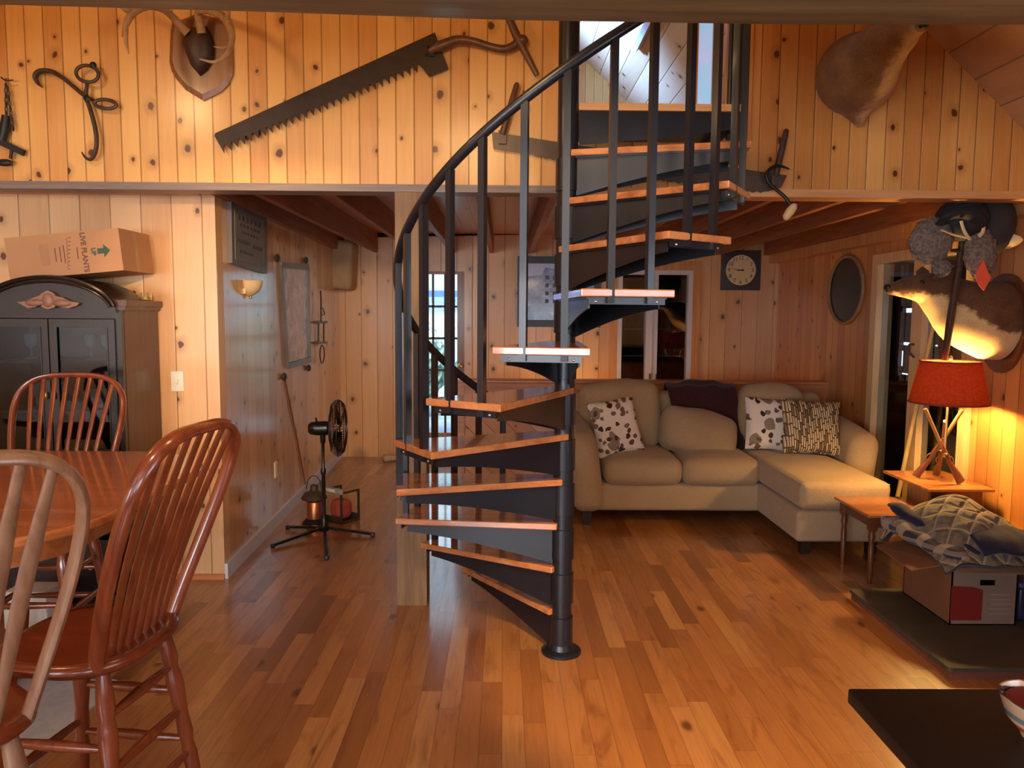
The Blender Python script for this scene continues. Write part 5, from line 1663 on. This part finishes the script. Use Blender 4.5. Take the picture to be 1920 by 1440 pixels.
mb = MB(); mb.tube([(lpc.x-.005, LYc, ZU+.17), (lpc.x, LYc, zs1+.01)], .007, 10); mb.ell((lpc.x, LYc, zs1+.02), (.012, .012, .016), 10, 8); mb.build('rod', M['brass'], e)
bulb = NB('warm_bulb').bsdf((1, .8, .5), .4, emit=(1, .62, .25), estr=6.)
mb = MB(); mb.ell((lpc.x, LYc, (zs0+zs1)/2-.03), (.03, .03, .045), 14, 10); mb.build('bulb', bulb, e)
shd = NB('orange_red_lampshade')
n_ = shd.noise(shd.obj(), 60, 3)[0]
col = shd.ramp(n_, [(.3, srgb(150, 48, 26)), (.7, srgb(168, 60, 32))])
df = shd.n('ShaderNodeBsdfDiffuse'); shd.put(df.inputs[0], col); tl = shd.n('ShaderNodeBsdfTranslucent'); shd.put(tl.inputs[0], col)
mx_ = shd.n('ShaderNodeMixShader'); mx_.inputs[0].default_value = .012
shd.nt.links.new(df.outputs[0], mx_.inputs[1]); shd.nt.links.new(tl.outputs[0], mx_.inputs[2]); shd.nt.links.new(mx_.outputs[0], shd.out.inputs[0])
mb = MB()
mb.lathe([(.212, zs0), (.16, zs1)], Matrix.Translation((lpc.x, LYc, 0)), 48, False)
sh_o = mb.build('lamp_shade', shd.m, e)
rim_m = plain('dark_shade_trim', srgb(120, 44, 26), .7)
for r_, z_ in ((.213, zs0), (.161, zs1)):
    mb = MB(); mb.tube([(lpc.x+r_*math.cos(2*PI*k/48), LYc+r_*math.sin(2*PI*k/48), z_) for k in range(48)], .005, 6, closed=True)
    mb.build('shade_rim', rim_m, sh_o)
mb = MB()
for k in range(3):
    a_ = 2*PI*k/3; mb.tube([(lpc.x, LYc, zs1-.002), (lpc.x+.16*math.cos(a_), LYc+.16*math.sin(a_), zs1-.004)], .002, 6)
mb.build('spider', M['brass'], sh_o)

# ================================================================ RIGHT WALL: DEER, HATS
def R_(px, py, x): return at(px, py, 'X', x)
bc_ = R_(1893, 610, XR) + Vector((0, .04, .01))
e = thing('deer_mount', (XR, bc_.y, bc_.z), 'deer head mount facing left on the right wall, its neck lit from below', 'deer head')
sp = [((XR-.02, bc_.y, bc_.z+.01), .19, .225), ((XR-.10, bc_.y+.0, bc_.z+.02), .20, .23), ((XR-.22, bc_.y+.02, bc_.z+.06), .165, .20), ((XR-.33, bc_.y+.05, bc_.z+.14), .12, .145), ((XR-.42, bc_.y+.06, bc_.z+.19), .09, .105),
      ((XR-.48, bc_.y+.06, bc_.z+.205), .078, .085), ((XR-.56, bc_.y+.05, bc_.z+.205), .06, .062), ((XR-.63, bc_.y+.04, bc_.z+.20), .045, .043), ((XR-.665, bc_.y+.04, bc_.z+.197), .034, .034), ((XR-.685, bc_.y+.04, bc_.z+.197), .018, .02)]
mb = MB(); loft_rings(mb, spine_rings(smooth_spine(sp)), 28)
for s_ in (-1, 1):
    c = Vector((XR-.43, bc_.y+.06+s_*.07, bc_.z+.26)); mb.tube([c, c+Vector((.03, s_*.06, .05)), c+Vector((.06, s_*.12, .08))], [.03, .036, .006], 10, flat=.35)
def throat(b, g, n):
    t = b.math('SUBTRACT', XR, g[0])
    ln_ = b.math('ADD', b.smooth(t, .08, .45, bc_.z-.05, bc_.z+.165), n)
    return b.smooth(b.math('SUBTRACT', g[2], ln_), .015, -.02)
M['hide_d'] = hide('dark_deer_hide', srgb(78, 52, 36), srgb(116, 82, 56), srgb(190, 152, 104), srgb(220, 186, 138), throat)
mb.build('body', M['hide_d'], e)
mb = MB(); mb.ell((XR-.683, bc_.y+.04, bc_.z+.205), (.02, .027, .02), 12, 8); mb.build('nose', M['nose'], e)
for s_ in (-1, 1):
    mb = MB(); mb.ell((XR-.505, bc_.y+.06+s_*.066, bc_.z+.235), (.014, .01, .013), 10, 8); mb.build('eye', M['nose'], e)
mb = MB()
mb.prism([(bc_.y+.23*math.cos(t)*(1 if math.sin(t) > 0 else .92), bc_.z-.0+.29*math.sin(t)) for t in [2*PI*k/40 for k in range(40)]], XR-.024, XR-.001, WY)
mb.build('plaque', M['end_d'], e)

# hat stand leaning behind the end table
HY = 4.30
pt = at(1803, 470, 'Y', HY); pb = at(1772, 668, 'Y', HY+.45)
e = thing('hat_stand', at(1771, 674, 'Y', 4.44), 'dark wooden hat pole rising from the top of the table lamp', 'hat stand')
mb = MB()
bt = Vector((2.66, 5.05, 0.02))
pbot = at(1771, 674, 'Y', 4.44); 
ptop = at(1806, 440, 'Y', 4.23)
mb.tube([pbot, pbot.lerp(ptop, .3), pbot.lerp(ptop, .6), ptop], [.018, .021, .020, .016], 14)
mb.build('pole', M['leather'], e)
for (px, py) in ((1772, 470), (1838, 462)):
    q_ = at(px, py, 'Y', 4.21); mb = MB(); mb.tube([ptop.lerp(pbot, .12), q_], [.012, .008], 8); mb.build('arm', M['leather'], e)
HYc = 4.20
def hp(px, py, y=HYc): return at(px, py, 'Y', y)
k_ = HYc/1440.0
# trapper hat
e = thing('trapper_hat', hp(1800, 415), 'black hat with grey fur ear flaps and cream strap on top of the pole', 'hat')
mb = MB()
c = hp(1803, 412); mb.ell(c, (.135, .13, .115), 24, 14)
mb.build('crown', M['hat'], e)
mb = MB(); mb.tube(catmull([hp(1764, 420, HYc-.10), hp(1775, 408, HYc-.155), hp(1800, 402, HYc-.175), hp(1828, 408, HYc-.155), hp(1842, 424, HYc-.10)], 6), [(.03, .012)]*25, 8, up=(0, 0, 1)); mb.build('visor', M['hat'], e)
mb = MB()
def strap(pts, w_):
    mb.tube(catmull([hp(x, y, yy) for x, y, yy in pts], 5), [(.004, w_)]*(5*(len(pts)-1)+1), 8, up=(1, 0, 0))
strap([(1765, 431, HYc-.10), (1785, 439, HYc-.14), (1805, 444, HYc-.15), (1819, 448, HYc-.14)], .010)
strap([(1802, 414, HYc-.165), (1806, 428, HYc-.165), (1812, 440, HYc-.155), (1818, 448, HYc-.14)], .009)
strap([(1845, 424, HYc-.10), (1842, 436, HYc-.105), (1835, 443, HYc-.11)], .010)
mb.build('strap', M['cream'], e)
def fur(c, r, seed, rot=0.0):
    mb = MB(); rr_ = random.Random(seed); mb.ell((0, 0, 0), (1, 1, 1), 40, 26)
    R3 = Matrix.Translation(c) @ Matrix.Rotation(rot, 4, 'Y')
    mb.v = [R3 @ Vector((q_.x*r[0], q_.y*r[1], q_.z*r[2]))*1 + Vector([rr_.gauss(0, .003) for _ in range(3)]) for q_ in mb.v]
    return mb
fur(hp(1746, 452, HYc-.04), (.115, .06, .125), 1, .25).build('ear_flap', M['fur_grey'], e)
fur(hp(1838, 476, HYc-.06), (.085, .05, .135), 2, -.12).build('ear_flap', M['fur_grey'], e)
fur(hp(1766, 502, HYc-.055), (.05, .025, .045), 5, .5).build('chin_flap', M['fur_grey'], e)
mb = MB(); P = [hp(*p) for p in ((1811, 491), (1817, 508), (1825, 523), (1812, 547), (1803, 537), (1798, 525), (1799, 512))]; mb.prism([(q_.x, q_.z) for q_ in P], HYc-.155, HYc-.150, WX)
o_ = mb.build('tag', M['red_tag'], e, smooth=False); o_['label'] = 'bright red cloth tag'
# brimmed hat behind it
e = thing('felt_hat', hp(1865, 430), 'charcoal felt hat with cream-lined brim hanging behind the fur-flapped hat', 'hat')
mb = MB(); mb.ell(hp(1858, 427, HYc+.03), (.115, .12, .17), 22, 14, Matrix.Rotation(.25, 3, 'Y')); mb.build('crown', M['felt'], e)
mb = MB(); c = hp(1880, 462, HYc+.03)
TM = Matrix.Translation(c) @ Matrix.Rotation(rad(35), 4, 'Y')
mb.lathe([(.02, .0), (.06, .004), (.085, .02), (.09, .03), (.08, .03), (.055, .016), (.02, .012)], TM @ Matrix.Diagonal((.55, 1.2, 1.6, 1)), 24); mb.build('brim', M['cream'], e)
# leaning stick beside the patio door
a_, b_ = at(1765, 545, 'X', XR-.09), at(1736, 676, 'X', XR-.05)
mb = MB(); dd = (b_-a_).normalized(); b2 = b_ + dd*(b_.z/(-dd.z)-.01) if dd.z < 0 else b_
b2 = Vector((XR-.10, b_.y+.25, .012))
mb.tube([a_, b_, b2], [.012, .015, .016], 10)
tag(mb.build('wooden_stick', plain('pale_stick', srgb(214, 178, 110), .5)), 'pale wooden stick leaning in the patio door behind the lamp', 'stick')

# ================================================================ HEARTH, BOX, QUILT
hA, hB = at(1590, 1105, 'Z', .05), at(1790, 1255, 'Z', .05)
hx0 = (hA.x+hB.x)/2
e = thing('stone_hearth', (2.4, 3.6, 0), 'low grey slate hearth slab with reddish edge on the floor at right', 'hearth')
mb = MB(); mb.prism(rrect(hx0-.01, XR-.02, hB.y, hA.y, .02, 3), .038, .055); mb.build('slab', M['slate'], e, smooth=False)
mb = MB(); mb.box(hx0+.0, XR-.02, hB.y+.012, hA.y-.012, 0, .038); mb.build('edge', M['brick_red'], e, smooth=False)
bz0 = .055
f0, f1 = at(1780, 1172, 'Z', bz0), at(1885, 1166, 'Z', bz0)
bz1 = at(1780, 1058, 'Y', f0.y).z
bx0, bx1, by0, by1 = f0.x, f1.x+.02, f0.y, f0.y+.44
e = thing('packing_box', ((bx0+bx1)/2, (by0+by1)/2, bz0), 'open white and red cardboard box standing on the stone hearth', 'box')
mb = MB(); t_ = .006
mb.box(bx0, bx1, by0, by1, bz0, bz0+t_); mb.box(bx0, bx0+t_, by0, by1, bz0, bz1); mb.box(bx1-t_, bx1, by0, by1, bz0, bz1); mb.box(bx0, bx1, by1-t_, by1, bz0, bz1)
mb.build('carton', M['card_b'], e, smooth=False)
mb = MB()
# front wall with hand hole
cxh, czh, hw2, hh2 = (bx0+bx1)/2+.015, bz0+(bz1-bz0)*.70, .038, .014
mb.box(bx0, bx1, by0, by0+t_, bz0, czh-hh2); mb.box(bx0, bx1, by0, by0+t_, czh+hh2, bz1); mb.box(bx0, cxh-hw2, by0, by0+t_, czh-hh2, czh+hh2); mb.box(cxh+hw2, bx1, by0, by0+t_, czh-hh2, czh+hh2)
mb.build('front_panel', M['card_w'], e, smooth=False)
mb = MB(); xr_ = bx0+(bx1-bx0)*.48; zz = bz0+(bz1-bz0)*.08
mb.prism([(bx0, zz), (xr_, zz), (xr_, zz+.15*(bz1-bz0)/.3), (xr_-.05, zz+.165*(bz1-bz0)/.3), (bx0, zz+.17*(bz1-bz0)/.3)], by0-.001, by0, WX); mb.build('red_panel', M['card_r'], e, smooth=False)
mb = MB(); 
for k in range(5): mb.box(xr_+.04, bx1-.03, by0-.001, by0, zz+.03+.024*k, zz+.036+.024*k)
mb.build('printed_lines', plain('grey_print', srgb(140, 124, 112), .8), e, smooth=False)
mb = MB(); 
L0 = (bx0, by0+.02, bz1); L1 = (bx0, by1-.02, bz1)
mb.add([L0, L1, (bx0-.17, by1-.02, bz1-.035), (bx0-.17, by0+.06, bz1-.05), (bx0, by0+.02, bz1-.005), (bx0, by1-.02, bz1-.005), (bx0-.17, by1-.02, bz1-.04), (bx0-.17, by0+.06, bz1-.055)], [(0, 1, 2, 3), (7, 6, 5, 4), (0, 3, 7, 4), (3, 2, 6, 7), (2, 1, 5, 6)])
mb.build('flap', M['card_b'], e, smooth=False)
mb = MB(); mb.add([(bx0, by0, bz1), (bx1, by0, bz1), (bx1+.03, by0-.10, bz1-.012), (bx0+.0, by0-.07, bz1-.02), (bx0, by0, bz1-.004), (bx1, by0, bz1-.004), (bx1+.03, by0-.10, bz1-.016), (bx0, by0-.07, bz1-.024)], [(3, 2, 1, 0), (4, 5, 6, 7), (0, 4, 7, 3), (3, 7, 6, 2), (2, 6, 5, 1)])
mb.build('flap', M['card_w'], e, smooth=False)

# quilt heaped on the box
ql = NB('quilted_cloth'); g = ql.sep(ql.obj())
def dia(sg_): 
    t = ql.math('DIVIDE', ql.math('ADD', g[0], ql.math('MULTIPLY', g[1], sg_)), .115)
    f = ql.math('SUBTRACT', t, ql.math('FLOOR', t)); return ql.math('MINIMUM', f, ql.math('SUBTRACT', 1., f))
sm_ = ql.math('MINIMUM', dia(1.), dia(-1.))
nz = ql.noise(ql.obj(), 40, 3)[0]
qc = ql.mix(ql.smooth(sm_, .02, .09, 1, 0), ql.ramp(nz, [(.3, srgb(100, 86, 70)), (.7, srgb(126, 112, 94))]), srgb(156, 136, 108))
M['quilt'] = ql.bsdf(qc, .9, 0, .2, 0, .1, ql.bump(ql.math('ADD', ql.smooth(sm_, 0, .3), ql.math('MULTIPLY', nz, .3)), 1., .02), sheen=.2)
M['navy'] = fabric('navy_lining', srgb(34, 34, 58), 200., .2)
from mathutils import noise as mn
def qz(x, y):
    return .045*mn.noise(Vector((x*5, y*5, 1)))+.018*mn.noise(Vector((x*14, y*12, 4)))
def quilt(u, v):
    # u across x, v from front to back; a mound leaning on the box's far side
    x = bx0-.10+(.86)*u
    y = by0-.04+(.66)*v
    ridge = math.exp(-((u-.36)/.30)**2)*math.exp(-((v-.62)/.42)**2)
    z = bz1+.025+.19*ridge+.05*math.sin(PI*min(1, v*1.1))
    if u < .12: z -= (.12-u)*.35; x += (.12-u)*.35
    if v < .10: z -= (.10-v)*.3
    if u > .6: z -= (u-.6)*.16
    z += qz(x, y)*(1.2-.4*ridge)
    if v > .8: z -= (v-.8)*.2
    return Vector((min(x, XR-.14+.02*math.sin(v*9)), y, z))
mb = MB(); mb.grid(quilt, 60, 44)
o = mb.build('quilt', [M['quilt'], M['navy']], angle=80)
md = o.modifiers.new('thickness', 'SOLIDIFY'); md.thickness = .022; md.offset = -1; md.material_offset = 1; md.material_offset_rim = 1
tag(o, 'grey-beige diamond-stitched quilt heaped over the packing box', 'quilt')
def fold(p0, p1, r, n=22, seed=1, sag=.0):
    pts = []; rs = []
    for i in range(n+1):
        t = i/n; p = Vector(p0).lerp(Vector(p1), t)
        p += Vector((mn.noise(Vector((t*4, seed, 0)))*.02, 0, mn.noise(Vector((t*5, seed, 3)))*.02-sag*math.sin(PI*t)))
        pts.append(p); e_ = min(1, min(t, 1-t)*7+.25)
        rs.append((r*e_*(1+.25*mn.noise(Vector((t*7, seed, 9)))), r*.62*e_))
    return pts, rs
# navy lining turned back over the front of the heap
mb = MB()
def turn(u, v):
    x = bx0+.12+.34*u; y = by0-.045+.20*v
    z = bz1+.05+.085*v+.02*math.sin(u*5)+.5*qz(x+3, y)
    return Vector((x, y-.02*math.sin(u*PI), z+.012*math.sin(v*PI)))
mb.grid(turn, 20, 14)
tag(mb.build('navy_blanket', M['navy'], solid=.015, offs=1), 'navy blue cloth bunched at the front of the quilt heap', 'blanket')
# plaid blanket roll hanging out at the left
plz = NB('grey_plaid_cloth'); g = plz.sep(plz.obj())
def strp(a_, w_, ph):
    t = plz.math('DIVIDE', plz.math('ADD', a_, ph), w_); f = plz.math('SUBTRACT', t, plz.math('FLOOR', t)); return plz.math('LESS_THAN', f, .42)
c1_ = plz.mix(strp(g[1], .115, .03), srgb(52, 48, 60), srgb(142, 126, 110)); c1_ = plz.mix(plz.math('MULTIPLY', strp(g[2], .05, 0.), .5), c1_, srgb(160, 146, 128))
M['plaid'] = plz.bsdf(c1_, .9, 0, .2, sheen=.2)
p_, r_ = fold((bx0-.10, by1+.06, bz1+.10), (bx0+.05, by0-.03, bz1+.035), .062, 26, 3, .01)
mb = MB(); mb.tube(p_, r_, 16, up=(0, 0, 1))
tag(mb.build('plaid_blanket', M['plaid']), 'rolled grey plaid blanket hanging over the left edge of the packing box', 'blanket')
p_, r_ = fold((bx0-.06, by1+.08, bz1+.165), (bx0+.13, by0-.0, bz1+.05), .05, 26, 7, .0)
mb = MB(); mb.tube(p_, r_, 14)
tag(mb.build('dark_blanket', M['navy']), 'dark navy blanket roll tucked between plaid roll and quilt', 'blanket')
# blue tote at the right
p0 = at(1889, 1150, 'Z', bz0)
tX0, tY0 = bx1+.03, by0+.04
e = thing('storage_tote', (tX0+.2, tY0+.2, bz0), 'navy blue plastic tote on the hearth, right of the packing box', 'tote')
mb = MB(); TW = XR-.03-tX0; mb.rbox(TW-.02, .40, .17, .02, Matrix.Translation((tX0+TW/2, tY0+.2, bz0+.087)), 2, 1); mb.build('tub', M['blue'], e)
mb = MB(); mb.rbox(TW, .42, .03, .01, Matrix.Translation((tX0+TW/2, tY0+.2, bz0+.186)), 2, 1); mb.build('lid', plain('grey_blue_lid', srgb(70, 74, 110), .4), e)
# heater on the right wall
e = thing('baseboard_heater', (XR-.05, 3.9, 0), 'cream baseboard heater low on the right wall behind the quilt', 'heater')
mb = MB(); mb.box(XR-.09, XR-.001, 4.16, 4.40, .06, .36, None, .008); mb.build('cover', M['heater'], e)
mb = MB()
for k in range(4): mb.box(XR-.095, XR-.088, 4.18, 4.38, .12+.05*k, .13+.05*k)
mb.build('grille', M['frame_d'], e, smooth=False)

# ================================================================ COUNTER
ca, cb = at(1591, 1290, 'Z', .92), at(1725, 1440, 'Z', .92)
cx = (ca.x+cb.x)/2
e = thing('kitchen_counter', (1.5, .6, 0), 'black countertop in the lower right foreground', 'counter')
mb = MB(); mb.box(cx, 2.4, -.2, ca.y, .894, .92, None, .004); mb.build('countertop', M['counter'], e)
mb = MB(); mb.box(cx+.42, 2.4, -.2, ca.y-.3, .09, .893); mb.box(cx+.48, 2.4, -.2, ca.y-.36, 0, .09); mb.build('cabinet', M['black_wood'], e, smooth=False)
cc = at(1957, 1342, 'Z', .955); cc = Vector((cc.x, min(cc.y, 1.16), .9205))
bwl = NB('striped_glaze'); g = bwl.sep(bwl.obj())
t = bwl.math('MULTIPLY_ADD', g[2], 15., bwl.math('MULTIPLY_ADD', g[0], 4.5, bwl.math('MULTIPLY', bwl.noise(bwl.obj(), 12, 2)[0], .3)))
f = bwl.math('SUBTRACT', t, bwl.math('FLOOR', t))
M['bowl'] = bwl.bsdf(bwl.ramp(f, [(0, srgb(180, 150, 118)), (.28, srgb(50, 36, 32)), (.38, srgb(188, 160, 128)), (.58, srgb(170, 66, 38)), (.72, srgb(186, 162, 132)), (.86, srgb(108, 112, 110))], 'CONSTANT'), .25, 0, .5, .3)
e = thing('striped_bowl', cc, 'striped red, cream and grey bowl on the black counter, cut by the right edge', 'bowl')
mb = MB(); mb.lathe([(0, .004), (.028, 0), (.03, .006), (.05, .03), (.06, .062), (.057, .062), (.047, .032), (.0, .01)], Matrix.Translation(cc), 32); mb.build('bowl', M['bowl'], e)
mb = MB(); mb.lathe([(.0, .05), (.052, .05), (.05, .055), (0, .058)], Matrix.Translation(cc), 28); mb.build('contents', M['card_r'], e)

# narrow glazed door leaf in the loft opening; pane's sky glow is added emission
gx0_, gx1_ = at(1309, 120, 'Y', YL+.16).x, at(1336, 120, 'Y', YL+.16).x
e = thing('window_9', ((gx0_+gx1_)/2, YL+.18, 2.48), None, None); e['kind'] = 'structure'  # glazed door leaf, not a window
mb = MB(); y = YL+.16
mb.box(gx0_-.02, gx0_, y, y+.04, 2.48, 3.8); mb.box(gx1_, gx1_+.045, y, y+.04, 2.48, 3.8)
mb.box(gx0_, gx1_, y, y+.04, 2.48, 2.50); mb.box(gx0_, gx1_, y, y+.04, 3.7, 3.8)
mb.box(gx1_+.07, gx1_+.10, y-.01, y+.03, 2.48, 3.8)
mb.build('window_frame', M['trim'], e, smooth=False)
fg = NB('glow_painted_glass'); n_ = fg.noise(fg.obj(), 3., 3)[0]
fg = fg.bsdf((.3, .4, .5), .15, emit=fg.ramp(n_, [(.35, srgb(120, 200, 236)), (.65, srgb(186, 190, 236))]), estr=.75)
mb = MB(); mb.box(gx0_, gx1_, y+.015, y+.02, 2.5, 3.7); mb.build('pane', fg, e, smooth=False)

# ================================================================ LIGHT
def light(kind, name, loc, energy, color, target=None, **kw):
    d_ = bpy.data.lights.new(name, kind); d_.energy = energy; d_.color = color
    for k, v in kw.items(): setattr(d_, k, v)
    o = bpy.data.objects.new(name, d_); COL.objects.link(o); o.location = loc
    if target is not None:
        o.rotation_euler = (Vector(target)-Vector(loc)).to_track_quat('-Z', 'Y').to_euler()
    return o
WARM = (1, .64, .30)
light('POINT', 'chandelier_light', (-2.3, 2.15, 3.05), 38, WARM, shadow_soft_size=.12)
light('SPOT', 'passage_warm_fill', (.5, .8, 2.24), 75, (1, .70, .42), (-.5, 5.0, 1.0), spot_size=rad(72), spot_blend=.6, shadow_soft_size=.1)  # unseen warm spot added to brighten the passage wall
light('POINT', 'pendant_light', (-.25, 2.12, 2.78), 36, WARM, shadow_soft_size=.2)
light('SPOT', 'floor_fill', (.55, 1.4, 2.34), 330, WARM, (.85, 3.35, 0), spot_size=rad(44), spot_blend=.5, shadow_soft_size=.06)  # spot added for a golden pool on the floor
light('SPOT', 'floor_fill', (-.7, 1.2, 2.34), 30, (1, .74, .48), (-.6, 2.6, 0), spot_size=rad(95), spot_blend=.7, shadow_soft_size=.08)  # second added spot, warming the floor further left
light('SPOT', 'side_wall_fill', (-.55, .9, 2.27), 420, (1, .68, .38), (-1.68, 5.7, 1.15), spot_size=rad(34), spot_blend=.8, shadow_soft_size=.06)  # no real fitting; added to warm the left passage wall
light('POINT', 'lamp_light', (lpc.x, LYc, (zs0+zs1)/2-.03), 120, (1, .60, .17), shadow_soft_size=.05)
for i, (xa, xb) in enumerate(RW):
    light('AREA', 'window_daylight', ((xa+xb)/2, YF+.03, 1.42), 100 if i < 2 else 30, (.88, .93, 1), ((xa+xb)/2, 5, 1.3), shape='RECTANGLE', size=1.35, size_y=1.1)
light('AREA', 'side_fill', (XR-.03, -.5, 1.55), 45, (.84, .91, 1), (-1.2, -.5, 1.55), shape='RECTANGLE', size=2.6, size_y=1.0)  # added cool fill for the passage wall and stair
light('AREA', 'loft_skylight', (-2.15, 5.95, roof_l(-2.15)-.1), 30, (.3, .6, 1), (1.0, 5.9, 4.2), shape='RECTANGLE', size=1.2, size_y=2.2)
_d = CR @ Vector(((1085-960)/1440., (720+20)/1440., -1.)); _t = (roof_r(0)-CP.z)/(_d.z-RS*_d.x)
light('SPOT', 'loft_daylight', (-2.1, 5.6, roof_l(-2.1)-.25), 15000, (.16, .40, 1), CP+_d*_t, spot_size=rad(30), spot_blend=1.0, shadow_soft_size=.3)
light('POINT', 'back_wall_fill', (.7, 7.65, .5), 16, (1, .68, .36), shadow_soft_size=.1)  # warm fill added for the back wall, hidden behind the half wall
light('SUN', 'daylight', (0, -6, 12), 4.5, (.93, .97, 1), (2.5, 2, 0), angle=rad(8))
w = bpy.data.worlds.new('sky'); SC.world = w; w.use_nodes = True
bg = w.node_tree.nodes['Background']; bg.inputs[0].default_value = (.66, .82, 1, 1); bg.inputs[1].default_value = 3.5
SC.view_settings.view_transform = 'Standard'; SC.view_settings.look = 'None'
SC.view_settings.exposure = 0; SC.view_settings.gamma = 1; SC.view_settings.use_curve_mapping = False
SC.cycles.use_denoising = True
SC.cycles.max_bounces = 8; SC.cycles.diffuse_bounces = 4; SC.cycles.glossy_bounces = 4; SC.cycles.transparent_max_bounces = 12
SC.cycles.sample_clamp_indirect = 6
